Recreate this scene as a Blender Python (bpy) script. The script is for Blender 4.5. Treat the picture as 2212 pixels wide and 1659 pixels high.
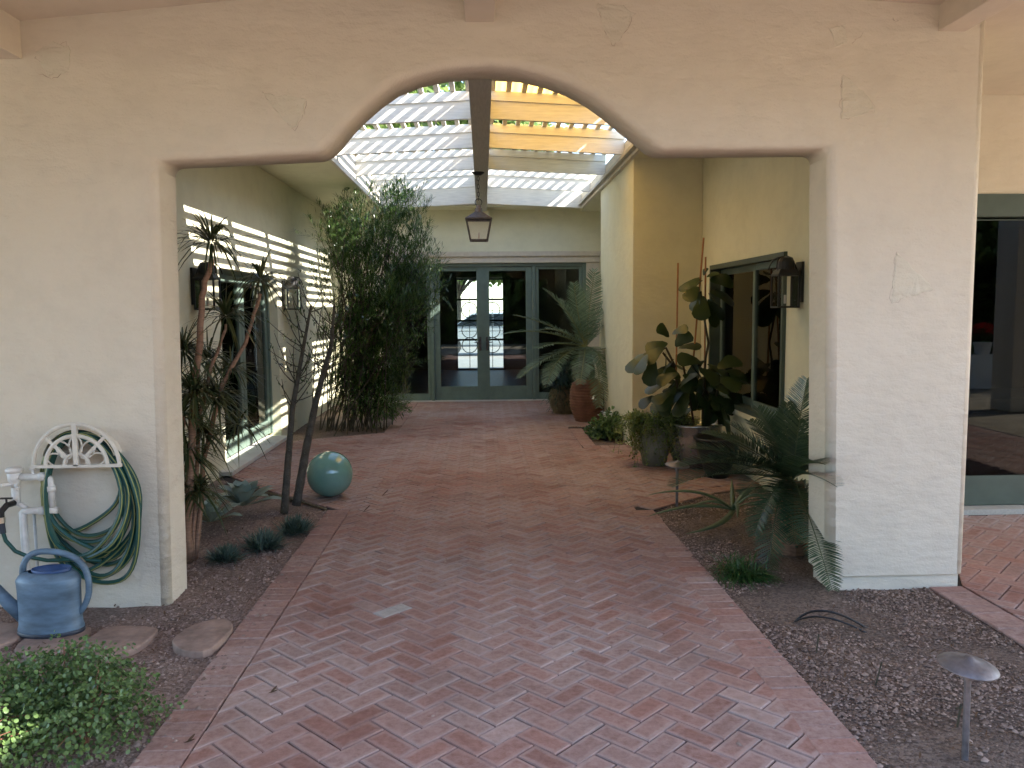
import bpy, bmesh, math, random
import numpy as np
from mathutils import Vector, Matrix
R = math.radians
for o in list(bpy.data.objects): bpy.data.objects.remove(o)
sc = bpy.context.scene
# ------------------------------------------------------------------ camera
F, CX, CY, CAMZ = 1750., 1106., 829.5, 1.6
pitch, yaw, roll = math.atan(162 / F), math.atan(61 / F), R(.48)
fw = Vector((math.sin(yaw) * math.cos(pitch), math.cos(yaw) * math.cos(pitch), -math.sin(pitch)))
r0 = Vector((math.cos(yaw), -math.sin(yaw), 0)); u0 = r0.cross(fw)
RT = r0 * math.cos(roll) - u0 * math.sin(roll); UP = r0 * math.sin(roll) + u0 * math.cos(roll)
cam = bpy.data.cameras.new('camera'); co = bpy.data.objects.new('camera', cam); sc.collection.objects.link(co)
cam.lens = 36 * F / 2212; cam.sensor_width = 36; cam.clip_start = .05; cam.clip_end = 600
M = Matrix.Identity(4)
for i in range(3): M[i][0], M[i][1], M[i][2] = RT[i], UP[i], -fw[i]
M[2][3] = CAMZ; co.matrix_world = M; sc.camera = co
def at(u, v, y):
    "point on the vertical plane at distance y that stands at measured photo position u, v"
    d = fw + RT * (u - CX) / F - UP * (v - CY) / F
    return Vector((0, 0, CAMZ)) + d * (y / d.y)
# ------------------------------------------------------------------ light
SUNV = Vector((-1, .30, -.80)).normalized()
EL, ROT = math.asin(-SUNV.z), math.atan2(-SUNV.x, -SUNV.y)
w = bpy.data.worlds.new('World'); sc.world = w; w.use_nodes = True
nt = w.node_tree; bg = nt.nodes['Background']; bg.inputs[1].default_value = .15
sky = nt.nodes.new('ShaderNodeTexSky'); sky.sky_type = 'NISHITA'; sky.sun_disc = False
sky.sun_elevation = EL; sky.sun_rotation = ROT; sky.ozone_density = 2.2; sky.dust_density = .6
nt.links.new(sky.outputs[0], bg.inputs[0])
sl = bpy.data.lights.new('sun', 'SUN'); sl.energy = 3.8; sl.angle = R(.4); sl.color = (1, .94, .84)
so = bpy.data.objects.new('sun', sl); sc.collection.objects.link(so)
so.rotation_euler = SUNV.to_track_quat('-Z', 'Y').to_euler(); so.location = (20, -8, 16)
sc.view_settings.view_transform = 'Standard'; sc.view_settings.look = 'None'
sc.view_settings.exposure = 2.68; sc.view_settings.gamma = 1
sc.cycles.max_bounces = 12; sc.cycles.diffuse_bounces = 6; sc.cycles.transparent_max_bounces = 24
sc.cycles.use_denoising = True; sc.cycles.sample_clamp_indirect = 6
sc.cycles.caustics_reflective = False; sc.cycles.caustics_refractive = False
# ------------------------------------------------------------------ materials
def newmat(name):
    m = bpy.data.materials.new(name); m.use_nodes = True
    n = m.node_tree.nodes; b = n['Principled BSDF']
    return m, n, m.node_tree.links, b
def noise(n, l, scale, detail=4, rough=.55, coord='Object', vec=None, stretch=None):
    t = n.new('ShaderNodeTexCoord'); x = n.new('ShaderNodeTexNoise')
    x.inputs['Scale'].default_value = scale; x.inputs['Detail'].default_value = detail
    x.inputs['Roughness'].default_value = rough
    src = t.outputs[coord]
    if stretch:
        mp = n.new('ShaderNodeMapping'); mp.inputs['Scale'].default_value = stretch
        l.new(src, mp.inputs[0]); src = mp.outputs[0]
    l.new(src, x.inputs['Vector']); return x.outputs['Fac']
def ramp(n, l, src, stops):
    r = n.new('ShaderNodeValToRGB'); l.new(src, r.inputs[0])
    e = r.color_ramp.elements
    while len(e) < len(stops): e.new(.5)
    for k, (p, c) in enumerate(stops):
        e[k].position = p; e[k].color = (c, c, c, 1) if not isinstance(c, tuple) else (*c, 1)
    return r.outputs[0]
def mix(n, l, fac, a, b, mode='MIX'):
    x = n.new('ShaderNodeMix'); x.data_type = 'RGBA'; x.blend_type = mode
    for v, i in ((fac, 0), (a, 6), (b, 7)):
        if hasattr(v, 'links'): l.new(v, x.inputs[i])
        elif i == 0: x.inputs[0].default_value = v
        else: x.inputs[i].default_value = (*v, 1)
    return x.outputs[2]
def bump(n, l, b, hs, strength=.4, dist=.01):
    prev = None
    for h, d in hs:
        x = n.new('ShaderNodeBump'); x.inputs['Strength'].default_value = strength; x.inputs['Distance'].default_value = d
        l.new(h, x.inputs['Height'])
        if prev: l.new(prev, x.inputs['Normal'])
        prev = x.outputs[0]
    l.new(prev, b.inputs['Normal'])
def simple(name, c, rough=.6, metal=0, var=.25, sc_=14, bmp=.0, spec=None, stretch=None, coat=0):
    m, n, l, b = newmat(name)
    f = noise(n, l, sc_, 5, stretch=stretch)
    lo = tuple(v * (1 - var) for v in c); hi = tuple(min(1, v * (1 + var)) for v in c)
    l.new(ramp(n, l, f, [(.3, lo), (.7, hi)]), b.inputs['Base Color'])
    b.inputs['Roughness'].default_value = rough; b.inputs['Metallic'].default_value = metal
    if spec is not None: b.inputs['Specular IOR Level'].default_value = spec
    if coat: b.inputs['Coat Weight'].default_value = coat; b.inputs['Coat Roughness'].default_value = .05
    if bmp: bump(n, l, b, [(noise(n, l, sc_ * 4, 4, stretch=stretch), bmp)], .5)
    return m
def stucco(name, c, c2, amt=1.):
    m, n, l, b = newmat(name)
    big = noise(n, l, .9, 5, .6); mid = noise(n, l, 5, 6, .65); fine = noise(n, l, 90, 3, .6)
    col = mix(n, l, ramp(n, l, big, [(.35, 0.), (.68, 1.)]), c, c2)
    dirt = ramp(n, l, mid, [(.28, .93), (.55, 1.)])
    col = mix(n, l, 1., col, dirt, 'MULTIPLY')
    l.new(col, b.inputs['Base Color']); b.inputs['Roughness'].default_value = .9
    b.inputs['Specular IOR Level'].default_value = .2
    tro = noise(n, l, 7, 4, .5, stretch=(1, 1, 2.2))
    bump(n, l, b, [(tro, .022 * amt), (fine, .0035 * amt)], .6)
    return m
def leafmat(name, c, c2, rough=.45, trans=.35, spec=.5):
    m, n, l, b = newmat(name)
    a = n.new('ShaderNodeAttribute'); a.attribute_name = 'var'
    l.new(mix(n, l, a.outputs['Fac'], c, c2), b.inputs['Base Color'])
    b.inputs['Roughness'].default_value = rough; b.inputs['Specular IOR Level'].default_value = spec
    t = n.new('ShaderNodeBsdfTranslucent'); l.new(mix(n, l, a.outputs['Fac'], tuple(v * 1.3 for v in c), tuple(min(1, v * 1.5) for v in c2)), t.inputs[0])
    ms = n.new('ShaderNodeMixShader'); ms.inputs[0].default_value = trans
    l.new(b.outputs[0], ms.inputs[1]); l.new(t.outputs[0], ms.inputs[2])
    l.new(ms.outputs[0], n['Material Output'].inputs[0]); return m
def glassmat(name, tint=(.8, .86, .84), rough=0., ior=1.5):
    m, n, l, b = newmat(name); n.remove(b)
    fr = n.new('ShaderNodeFresnel'); fr.inputs[0].default_value = ior
    tr = n.new('ShaderNodeBsdfTransparent'); tr.inputs[0].default_value = (*tint, 1)
    gl = n.new('ShaderNodeBsdfGlossy'); gl.inputs['Roughness'].default_value = rough
    ms = n.new('ShaderNodeMixShader'); l.new(fr.outputs[0], ms.inputs[0]); l.new(tr.outputs[0], ms.inputs[1]); l.new(gl.outputs[0], ms.inputs[2])
    l.new(ms.outputs[0], n['Material Output'].inputs[0]); return m
def brickmat():
    m, n, l, b = newmat('clay_brick')
    uv = n.new('ShaderNodeUVMap'); uv.uv_map = 'uv'
    sp = n.new('ShaderNodeSeparateXYZ'); l.new(uv.outputs[0], sp.inputs[0])
    def edge(out, half):                       # distance in metres from the brick's long or short edge
        ab = n.new('ShaderNodeMath'); ab.operation = 'ABSOLUTE'; l.new(out, ab.inputs[0])
        s = n.new('ShaderNodeMath'); s.operation = 'SUBTRACT'; s.inputs[0].default_value = half; l.new(ab.outputs[0], s.inputs[1]); return s.outputs[0]
    mn = n.new('ShaderNodeMath'); mn.operation = 'MINIMUM'
    l.new(edge(sp.outputs[0], .1), mn.inputs[0]); l.new(edge(sp.outputs[1], .05), mn.inputs[1])
    a = n.new('ShaderNodeAttribute'); a.attribute_name = 'var'
    base = ramp(n, l, a.outputs['Fac'], [(0., (.25, .115, .086)), (.22, (.33, .160, .122)), (.45, (.29, .165, .135)), (.7, (.345, .19, .152)), (.86, (.31, .19, .158)), (.97, (.42, .28, .24)), (1., (.42, .39, .36))])
    n1 = noise(n, l, 28, 6, .7); n2 = noise(n, l, .75, 4, .55); n3 = noise(n, l, 130, 3, .6)
    base = mix(n, l, 1., base, ramp(n, l, n1, [(.25, .72), (.7, 1.12)]), 'MULTIPLY')
    # efflorescence: pale bloom along worn rims and in large drifts
    ad = n.new('ShaderNodeMath'); ad.operation = 'MULTIPLY_ADD'; l.new(n1, ad.inputs[0]); ad.inputs[1].default_value = -.03; l.new(mn.outputs[0], ad.inputs[2])
    rim = ramp(n, l, ad.outputs[0], [(.0, .5), (.015, .0)])
    drift = ramp(n, l, n2, [(.34, .22), (.60, 1.)])
    k = n.new('ShaderNodeMath'); k.operation = 'MULTIPLY'; l.new(rim, k.inputs[0]); l.new(drift, k.inputs[1])
    haze = n.new('ShaderNodeMath'); haze.operation = 'MULTIPLY'; l.new(ramp(n, l, n2, [(.36, .05), (.66, .5)]), haze.inputs[0]); l.new(ramp(n, l, n1, [(.35, .2), (.65, 1.)]), haze.inputs[1])
    fr = n.new('ShaderNodeMath'); fr.operation = 'MULTIPLY'; l.new(a.outputs['Fac'], fr.inputs[0]); fr.inputs[1].default_value = 37.7
    fc = n.new('ShaderNodeMath'); fc.operation = 'FRACT'; l.new(fr.outputs[0], fc.inputs[0])
    hz = n.new('ShaderNodeMath'); hz.operation = 'MULTIPLY'; l.new(haze.outputs[0], hz.inputs[0]); l.new(ramp(n, l, fc.outputs[0], [(.1, .6), (.9, 1.25)]), hz.inputs[1])
    mx = n.new('ShaderNodeMath'); mx.operation = 'MAXIMUM'; l.new(k.outputs[0], mx.inputs[0]); l.new(hz.outputs[0], mx.inputs[1])
    col = mix(n, l, mx.outputs[0], base, (.53, .46, .43))
    st = noise(n, l, 1.7, 5, .6)
    col = mix(n, l, 1., col, ramp(n, l, st, [(.3, .80), (.5, 1.)]), 'MULTIPLY')
    l.new(col, b.inputs['Base Color']); b.inputs['Roughness'].default_value = .82; b.inputs['Specular IOR Level'].default_value = .3
    bump(n, l, b, [(n1, .004), (n3, .0012)], .7); return m
def soilmat(name, c1, c2):
    m, n, l, b = newmat(name)
    v = n.new('ShaderNodeTexVoronoi'); v.inputs['Scale'].default_value = 95
    t = n.new('ShaderNodeTexCoord'); l.new(t.outputs['Object'], v.inputs['Vector'])
    sp = n.new('ShaderNodeSeparateXYZ'); l.new(v.outputs['Color'], sp.inputs[0])
    col = mix(n, l, sp.outputs[0], c1, c2)
    col = mix(n, l, 1., col, ramp(n, l, noise(n, l, 2.2, 5, .6), [(.3, .6), (.65, 1.1)]), 'MULTIPLY')
    l.new(col, b.inputs['Base Color']); b.inputs['Roughness'].default_value = .95
    bump(n, l, b, [(v.outputs['Distance'], -.006), (noise(n, l, 30, 6, .7), .012)], .9); return m
MT = dict(
    wall=stucco('warm_white_stucco', (.68, .615, .51), (.65, .585, .48), 1.),
    court=stucco('passage_lit_stucco', (.71, .69, .52), (.66, .64, .475), .45),  # front wall paint, lightened and yellowed to carry the passage light
    ceil=stucco('ceiling_plaster', (.62, .55, .45), (.58, .51, .42), .5),
    brick=brickmat(), joint=simple('sand_joint', (.03, .022, .019), .95, var=.4, sc_=40),
    gravel=soilmat('gravel_bed_soil', (.15, .10, .08), (.33, .24, .20)),
    pebble=leafmat('pebble', (.16, .105, .085), (.48, .37, .32), .85, .0, .3), pebbled=leafmat('dark_pebble', (.11, .075, .06), (.46, .35, .29), .85, .0, .3),
    dirt=soilmat('dark_bed_soil', (.09, .058, .043), (.24, .175, .14)),
    yard=soilmat('pale_gravel_yard', (.34, .275, .19), (.52, .435, .315)),
    wood=simple('painted_timber', (.66, .63, .56), .6, var=.12, sc_=5, bmp=.002, stretch=(1, 10, 10)),
    woody=simple('painted_timber_long', (.62, .585, .50), .6, var=.12, sc_=5, bmp=.002, stretch=(10, 1, 10)),
    beam=simple('taupe_beam_paint', (.43, .42, .385), .7, var=.12, sc_=6, stretch=(10, 1, 10)),
    trim=simple('beige_trim', (.52, .46, .37), .6, var=.08),
    green=simple('sage_green_paint', (.118, .165, .138), .45, var=.12, sc_=8, bmp=.0006),
    greend=simple('dark_sage_paint', (.058, .082, .066), .5, var=.12, sc_=8),
    glass=glassmat('window_glass'), glassd=glassmat('dark_door_glass', (.35, .38, .37), 0, 1.36), lglass=glassmat('lantern_glass', (.93, .93, .92), .03, 1.5),
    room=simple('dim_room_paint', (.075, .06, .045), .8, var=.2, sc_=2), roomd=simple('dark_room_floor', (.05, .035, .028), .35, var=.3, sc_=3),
    iron=simple('black_iron', (.018, .017, .017), .45, .3, var=.3), bronze=simple('aged_bronze', (.10, .085, .08), .45, .6, var=.3, sc_=30, bmp=.0006),
    pvc=simple('white_pvc', (.62, .60, .57), .4, var=.12, sc_=20), brass=simple('brass', (.55, .50, .42), .3, .9),
    can=simple('blue_watering_can', (.095, .15, .21), .45, 0, var=.42, sc_=7, bmp=.0008, stretch=(1, 1, 3)),
    canin=simple('can_inside_blue', (.03, .07, .18), .5), rubber=simple('dark_base_rim', (.02, .025, .04), .5),
    stone=simple('sandstone', (.27, .185, .148), .85, var=.35, sc_=11, bmp=.009),
    terra=simple('terracotta', (.22, .095, .06), .7, var=.3, sc_=9, bmp=.002), terrad=simple('mossy_terracotta', (.20, .15, .085), .75, var=.35, sc_=14, bmp=.002),
    pot=simple('grey_glazed_pot', (.42, .43, .41), .22, .75, var=.15, coat=.4), potb=simple('black_bowl', (.02, .02, .02), .4),
    potc=simple('pale_stone_pot', (.27, .28, .22), .8, var=.2, sc_=10, bmp=.002),
    cane=simple('bamboo_stake', (.36, .155, .055), .55, var=.2, sc_=12), bark=simple('grey_bark', (.095, .083, .066), .9, var=.35, sc_=22, bmp=.006),
    barkr=simple('tan_ringed_bark', (.27, .155, .10), .85, var=.3, sc_=22, bmp=.005, stretch=(1, 1, 4)), barkd=simple('dark_cane', (.06, .05, .03), .8, var=.4),
    metal=simple('weathered_path_light_metal', (.17, .155, .16), .5, .5, var=.3, sc_=25, bmp=.001),
    hanger=simple('cream_resin', (.60, .56, .49), .55, var=.1),
    tile=simple('clay_roof_tile', (.42, .17, .08), .8, var=.3, sc_=6, bmp=.004),
    paint=simple('silver_car_paint', (.55, .58, .60), .25, .5, var=.03), blackg=simple('dark_car_glass', (.015, .02, .025), .08), tyre=simple('tyre_rubber', (.02, .02, .02), .8),
    asphalt=simple('grey_street', (.17, .165, .16), .9, var=.15, sc_=3), white=simple('white_wall_paint', (.75, .73, .68), .8, var=.06, sc_=3), concrete=simple('pale_concrete', (.52, .50, .46), .9, var=.12, sc_=3, bmp=.002),
    red=leafmat('red_petals', (.55, .02, .02), (.7, .06, .04), .5, .3), petal=leafmat('white_petals', (.75, .75, .7), (.85, .85, .8), .5, .3),
    bushl=leafmat('round_leaf', (.055, .10, .036), (.155, .245, .08), .4, .35), twig=leafmat('feathery_leaf', (.022, .052, .015), (.10, .165, .045), .26, .3, .8),
    strap=leafmat('strap_leaf', (.026, .050, .018), (.105, .105, .04), .35, .2), agave=leafmat('agave_leaf', (.20, .26, .215), (.32, .39, .33), .55, .06),
    tuft=leafmat('spiky_blue_leaf', (.045, .085, .065), (.11, .16, .13), .5, .1), cycad=leafmat('cycad_leaf', (.075, .13, .075), (.18, .26, .17), .42, .2),
    sago=leafmat('sago_leaf', (.02, .05, .026), (.062, .10, .05), .3, .12), fig=leafmat('fig_leaf', (.012, .026, .007), (.045, .072, .02), .36, .15),
    vine=leafmat('trailing_leaf', (.10, .15, .035), (.26, .32, .10), .45, .3), grass=leafmat('grass_blade', (.022, .065, .016), (.07, .145, .04), .35, .3),
    tree=leafmat('tree_leaf', (.07, .12, .03), (.22, .30, .08), .45, .4), flesh=leafmat('fleshy_leaf', (.08, .12, .06), (.14, .18, .09), .45, .06),
    dry=simple('dry_brown_litter', (.10, .055, .03), .9, var=.5, sc_=30))
# amber translucent sheet
m, n, l, b = newmat('amber_sheet'); MT['amber'] = m
t = n.new('ShaderNodeBsdfTranslucent'); t.inputs[0].default_value = (.95, .56, .13, 1)
b.inputs['Base Color'].default_value = (.8, .42, .08, 1); b.inputs['Roughness'].default_value = .4
ms = n.new('ShaderNodeMixShader'); ms.inputs[0].default_value = .78
l.new(b.outputs[0], ms.inputs[1]); l.new(t.outputs[0], ms.inputs[2]); l.new(ms.outputs[0], n['Material Output'].inputs[0])
# aqua glaze
m, n, l, b = newmat('aqua_glaze'); MT['aqua'] = m
l.new(ramp(n, l, noise(n, l, 6, 4), [(.3, (.16, .34, .285)), (.7, (.205, .405, .345))]), b.inputs['Base Color'])
b.inputs['Roughness'].default_value = .12; b.inputs['Coat Weight'].default_value = .8; b.inputs['Coat Roughness'].default_value = .03
bump(n, l, b, [(noise(n, l, 40, 3), .0006)], .5)
# hose with a yellow stripe that runs along one side of the tube
m, n, l, b = newmat('green_hose'); MT['hose'] = m
uv = n.new('ShaderNodeUVMap'); uv.uv_map = 'uv'; sp = n.new('ShaderNodeSeparateXYZ'); l.new(uv.outputs[0], sp.inputs[0])
l.new(ramp(n, l, sp.outputs[1], [(0., (.008, .060, .048)), (.30, (.008, .060, .050)), (.315, (.26, .26, .08)), (.375, (.26, .26, .08)), (.39, (.008, .060, .050)), (1., (.008, .055, .046))]), b.inputs['Base Color'])
b.inputs['Roughness'].default_value = .38
# ------------------------------------------------------------------ mesh helpers
LOC = {}
def link(o, parent=None, wloc=(0, 0, 0)):
    sc.collection.objects.link(o); wl = Vector(wloc)
    if parent: o.parent = parent; o.location = wl - LOC[parent.name]
    else: o.location = wl
    LOC[o.name] = wl; return o
def tag(o, label=None, cat=None, group=None, kind=None):
    for k, v in (('label', label), ('category', cat), ('group', group), ('kind', kind)):
        if v: o[k] = v
    return o
def root(name, loc, label, cat, group=None):
    return tag(link(bpy.data.objects.new(name, None), None, loc), label, cat, group)
class MB:
    def __init__(s): s.v, s.f, s.uv, s.var = [], [], {}, []
    def add(s, vs, fs):
        k = len(s.v); s.v += [tuple(p) for p in vs]; s.f += [tuple(i + k for i in f) for f in fs]; return s
    def box(s, a, b, mtx=None):
        (x0, y0, z0), (x1, y1, z1) = a, b
        vs = [Vector(p) for p in ((x0, y0, z0), (x1, y0, z0), (x1, y1, z0), (x0, y1, z0), (x0, y0, z1), (x1, y0, z1), (x1, y1, z1), (x0, y1, z1))]
        if mtx: vs = [mtx @ v for v in vs]
        return s.add(vs, [(0, 3, 2, 1), (4, 5, 6, 7), (0, 1, 5, 4), (1, 2, 6, 5), (2, 3, 7, 6), (3, 0, 4, 7)])
    def bar(s, p, q, wd, h=None, up=(0, 0, 1)):
        p, q = Vector(p), Vector(q); h = h or wd; d = (q - p); L = d.length; d.normalize()
        x = d.cross(Vector(up))
        if x.length < 1e-4: x = d.cross(Vector((0, 1, 0)))
        x.normalize(); z = x.cross(d)
        mt = Matrix((( x.x, d.x, z.x, p.x), (x.y, d.y, z.y, p.y), (x.z, d.z, z.z, p.z), (0, 0, 0, 1)))
        return s.box((-wd / 2, 0, -h / 2), (wd / 2, L, h / 2), mt)
    def tube(s, pts, rad, n=8, closed=False, caps=True):
        pts = [Vector(p) for p in pts]; N = len(pts)
        rs = rad if isinstance(rad, (list, tuple)) else [rad] * N
        k0 = len(s.v); pn = None; fr = []
        for i, p in enumerate(pts):
            if closed: t = pts[(i + 1) % N] - pts[i - 1]
            else: t = pts[min(i + 1, N - 1)] - pts[max(i - 1, 0)]
            t = t.normalized() if t.length > 1e-9 else Vector((0, 0, 1))
            if pn is None:
                pn = t.cross(Vector((0, 1, 0)));
                if pn.length < .1: pn = t.cross(Vector((1, 0, 0)))
            pn = (pn - t * pn.dot(t)).normalized(); b = t.cross(pn)
            for j in range(n):
                a = 2 * math.pi * j / n; q = p + (pn * math.cos(a) + b * math.sin(a)) * rs[i]; s.v.append(tuple(q))
        m = N if closed else N - 1; u = 0
        for i in range(m):
            for j in range(n):
                a, b2 = k0 + i * n + j, k0 + i * n + (j + 1) % n
                i2 = (i + 1) % N; c, d = k0 + i2 * n + (j + 1) % n, k0 + i2 * n + j
                s.uv[len(s.f)] = [(u, j / n), (u, (j + 1) / n), (u, (j + 1) / n), (u, j / n)]
                s.f.append((a, b2, c, d))
        if not closed and caps:
            s.f.append(tuple(k0 + j for j in range(n))[::-1]); s.f.append(tuple(k0 + (N - 1) * n + j for j in range(n)))
        return s
    def lathe(s, prof, c=(0, 0, 0), n=24, sx=1, sy=1, ax=None):
        k0 = len(s.v)
        for r, z in prof:
            for j in range(n):
                a = 2 * math.pi * j / n; p = Vector((c[0] + r * sx * math.cos(a), c[1] + r * sy * math.sin(a), c[2] + z))
                s.v.append(tuple(ax @ p if ax else p))
        for i in range(len(prof) - 1):
            for j in range(n):
                s.f.append((k0 + i * n + j, k0 + i * n + (j + 1) % n, k0 + (i + 1) * n + (j + 1) % n, k0 + (i + 1) * n + j))
        return s
    def prism(s, poly, a0, a1, axis='y'):
        n = len(poly); e = (lambda p, a: (p[0], a, p[1])) if axis == 'y' else ((lambda p, a: (a, p[0], p[1])) if axis == 'x' else (lambda p, a: (p[0], p[1], a)))
        return s.add([e(p, a0) for p in poly] + [e(p, a1) for p in poly], [tuple(range(n)), tuple(range(2 * n - 1, n - 1, -1))] + [(i, i + n, (i + 1) % n + n, (i + 1) % n) for i in range(n)])
    def build(s, name, mat, parent=None, org=None, bev=0, smooth=False, label=None, seg=2, **kw):
        me = bpy.data.meshes.new(name); vs = np.array(s.v, float)
        if parent: o_ = LOC[parent.name]
        elif org is not None: o_ = Vector(org)
        else: o_ = Vector(((vs[:, 0].min() + vs[:, 0].max()) / 2, (vs[:, 1].min() + vs[:, 1].max()) / 2, vs[:, 2].min()))
        me.from_pydata([tuple(p) for p in vs - np.array(o_)], [], s.f)
        if s.uv:
            L = me.uv_layers.new(name='uv')
            for p in me.polygons:
                if p.index in s.uv:
                    for k, li in enumerate(p.loop_indices): L.data[li].uv = s.uv[p.index][k]
        if s.var:
            a = me.attributes.new('var', 'FLOAT', 'FACE'); a.data.foreach_set('value', s.var)
        if bev or smooth or not s.uv:
            bm = bmesh.new(); bm.from_mesh(me)
            if not s.uv and not s.var: bmesh.ops.recalc_face_normals(bm, faces=bm.faces)
            if bev:
                es = [e for e in bm.edges if len(e.link_faces) == 2 and e.calc_face_angle(0) > .5]
                bmesh.ops.bevel(bm, geom=es, offset=bev, segments=seg, affect='EDGES', profile=.6)
            for f in bm.faces: f.smooth = smooth
            bm.to_mesh(me); bm.free()
        me.materials.append(MT[mat] if isinstance(mat, str) else mat)
        o = bpy.data.objects.new(name, me); link(o, parent, o_)
        if label: o['label'] = label
        if kw: tag(o, **kw)
        return o
# vectorised leaves -------------------------------------------------
def leaves(name, mat, base, dirs, ups, L, W, prof, parent=None, droop=0., fold=0., var=None, org=None, label=None, **kw):
    """many leaves in one mesh; prof = [(t along, half-width fraction, lift)], droop bends the leaf towards the ground"""
    base = np.asarray(base, float); N = len(base); d = np.asarray(dirs, float); u = np.asarray(ups, float)
    d /= np.linalg.norm(d, axis=1)[:, None] + 1e-9
    s = np.cross(d, u); s /= np.linalg.norm(s, axis=1)[:, None] + 1e-9; u = np.cross(s, d)
    L = np.broadcast_to(np.asarray(L, float), (N,)); W = np.broadcast_to(np.asarray(W, float), (N,)); dr = np.broadcast_to(np.asarray(droop, float), (N,))
    K = len(prof); V = np.zeros((N, K, 3, 3))
    for k, (t, wf, lf) in enumerate(prof):
        p = base + d * (L * t)[:, None] + u * (L * lf)[:, None]; p[:, 2] -= dr * L * t * t
        for j, sg in enumerate((-1, 0, 1)):
            V[:, k, j] = p + s * (sg * W * wf)[:, None] + u * (abs(sg) * fold * W * wf)[:, None]
    V = V.reshape(-1, 3); fs = []
    T = []
    for k in range(K - 1):
        for j in (0, 1): a = k * 3 + j; T.append((a, a + 1, a + 4, a + 3))
    T = np.array(T); Fc = (T[None] + (np.arange(N) * K * 3)[:, None, None]).reshape(-1, 4)
    o_ = LOC[parent.name] if parent else Vector(org if org is not None else base.mean(0))
    me = bpy.data.meshes.new(name); V -= np.array(o_)
    me.vertices.add(len(V)); me.vertices.foreach_set('co', V.ravel())
    me.loops.add(Fc.size); me.loops.foreach_set('vertex_index', Fc.ravel().astype(np.int32))
    me.polygons.add(len(Fc)); me.polygons.foreach_set('loop_start', np.arange(0, Fc.size, 4, dtype=np.int32))
    me.update(calc_edges=True); me.validate()
    var = rng.random(N) if var is None else var
    a = me.attributes.new('var', 'FLOAT', 'FACE'); a.data.foreach_set('value', np.repeat(var, len(T)))
    me.materials.append(MT[mat]); o = bpy.data.objects.new(name, me); link(o, parent, o_)
    if label: o['label'] = label
    if kw: tag(o, **kw)
    return o
rng = np.random.default_rng(7); random.seed(7)
def sph(N, lo=-1., hi=1.):
    z = rng.uniform(lo, hi, N); a = rng.uniform(0, 2 * np.pi, N); r = np.sqrt(1 - z * z)
    return np.stack([r * np.cos(a), r * np.sin(a), z], 1)
STRAP = [(0, .5, 0), (.25, 1, 0), (.5, .9, 0), (.75, .6, 0), (1, .04, 0)]
OVAL = [(0, .15, 0), (.3, .8, 0), (.6, 1, 0), (.85, .7, 0), (1, .05, 0)]
LONG = [(0, .4, 0), (.5, 1, .03), (1, .05, 0)]
def upv(N): return np.tile([0, 0, 1.], (N, 1)) + rng.normal(0, .15, (N, 3))
def bez(a, b, c, n):
    a, b, c = Vector(a), Vector(b), Vector(c); return [a * (1 - t) ** 2 + b * 2 * t * (1 - t) + c * t * t for t in [i / (n - 1) for i in range(n)]]
# ================================================================== ground, beds, paving
YF = 4.42                                                   # front face of the arch wall
def sheet(name, poly, z, mat, kind='structure', thick=0):
    m = MB(); m.add([(x, y, z) for x, y in poly], [tuple(range(len(poly)))])
    return m.build(name, mat, kind=kind)
sheet('ground', [(-60, -60), (60, -60), (60, 90), (-60, 90)], -.06, 'yard')
LB = [(-1.27, .2), (-1.27, 6.5), (-2.05, 7.28), (-2.62, 8.0), (-2.62, 4.6), (-5, 4.6), (-5, .2)]           # near left bed
RB = [(1.40, .2), (1.34, 6.3), (2.0, 6.85), (2.9, 7.3), (2.9, 4.5), (2.52, 4.5), (2.52, .2)]               # right bed
FB = [(-1.32, 13.5), (-1.32, 10.6), (-2.62, 9.85 + .0), (-2.62, 14.2), (-1.32, 14.2)]                      # far left bed
SB = [(1.31, 9.36), (1.31, 10.72), (1.85, 10.72), (1.85, 9.36)]                                           # small bed by the pillar
def bedmesh(name, poly, mat, rise=0., base=-.03):
    # fine grid clipped to the bed outline so the soil can undulate
    from mathutils.noise import noise as nz
    xs = [p[0] for p in poly]; ys = [p[1] for p in poly]; bm = bmesh.new()
    vs = [bm.verts.new((x, y, 0)) for x, y in poly]; bm.faces.new(vs)
    st = .12
    for ax, lo, hi in ((0, min(xs), max(xs)), (1, min(ys), max(ys))):
        v = lo + st
        while v < hi:
            no = (1, 0, 0) if ax == 0 else (0, 1, 0); c = (v, 0, 0) if ax == 0 else (0, v, 0)
            bmesh.ops.bisect_plane(bm, geom=bm.verts[:] + bm.edges[:] + bm.faces[:], plane_co=c, plane_no=no); v += st
    for v in bm.verts:
        v.co.z = base + .016 * nz((v.co.x * 2.1, v.co.y * 2.1, 1.3)) + .008 * nz((v.co.x * 7, v.co.y * 7, 4))
    for f in bm.faces: f.smooth = True
    me = bpy.data.meshes.new(name); bm.to_mesh(me); bm.free(); me.materials.append(MT[mat])
    return tag(link(bpy.data.objects.new(name, me)), kind='structure')
bedmesh('gravel_bed', LB, 'gravel', base=-.018); bedmesh('planting_bed', RB, 'dirt', base=-.022)
bedmesh('planting_bed', FB, 'dirt'); bedmesh('planting_bed', SB, 'dirt')
def inpoly(x, y, poly):
    c = np.zeros(len(x), bool); n = len(poly)
    for i in range(n):
        (x1, y1), (x2, y2) = poly[i], poly[(i + 1) % n]
        cond = ((y1 > y) != (y2 > y)) & (x < (x2 - x1) * (y - y1) / (y2 - y1 + 1e-12) + x1); c ^= cond
    return c
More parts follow.
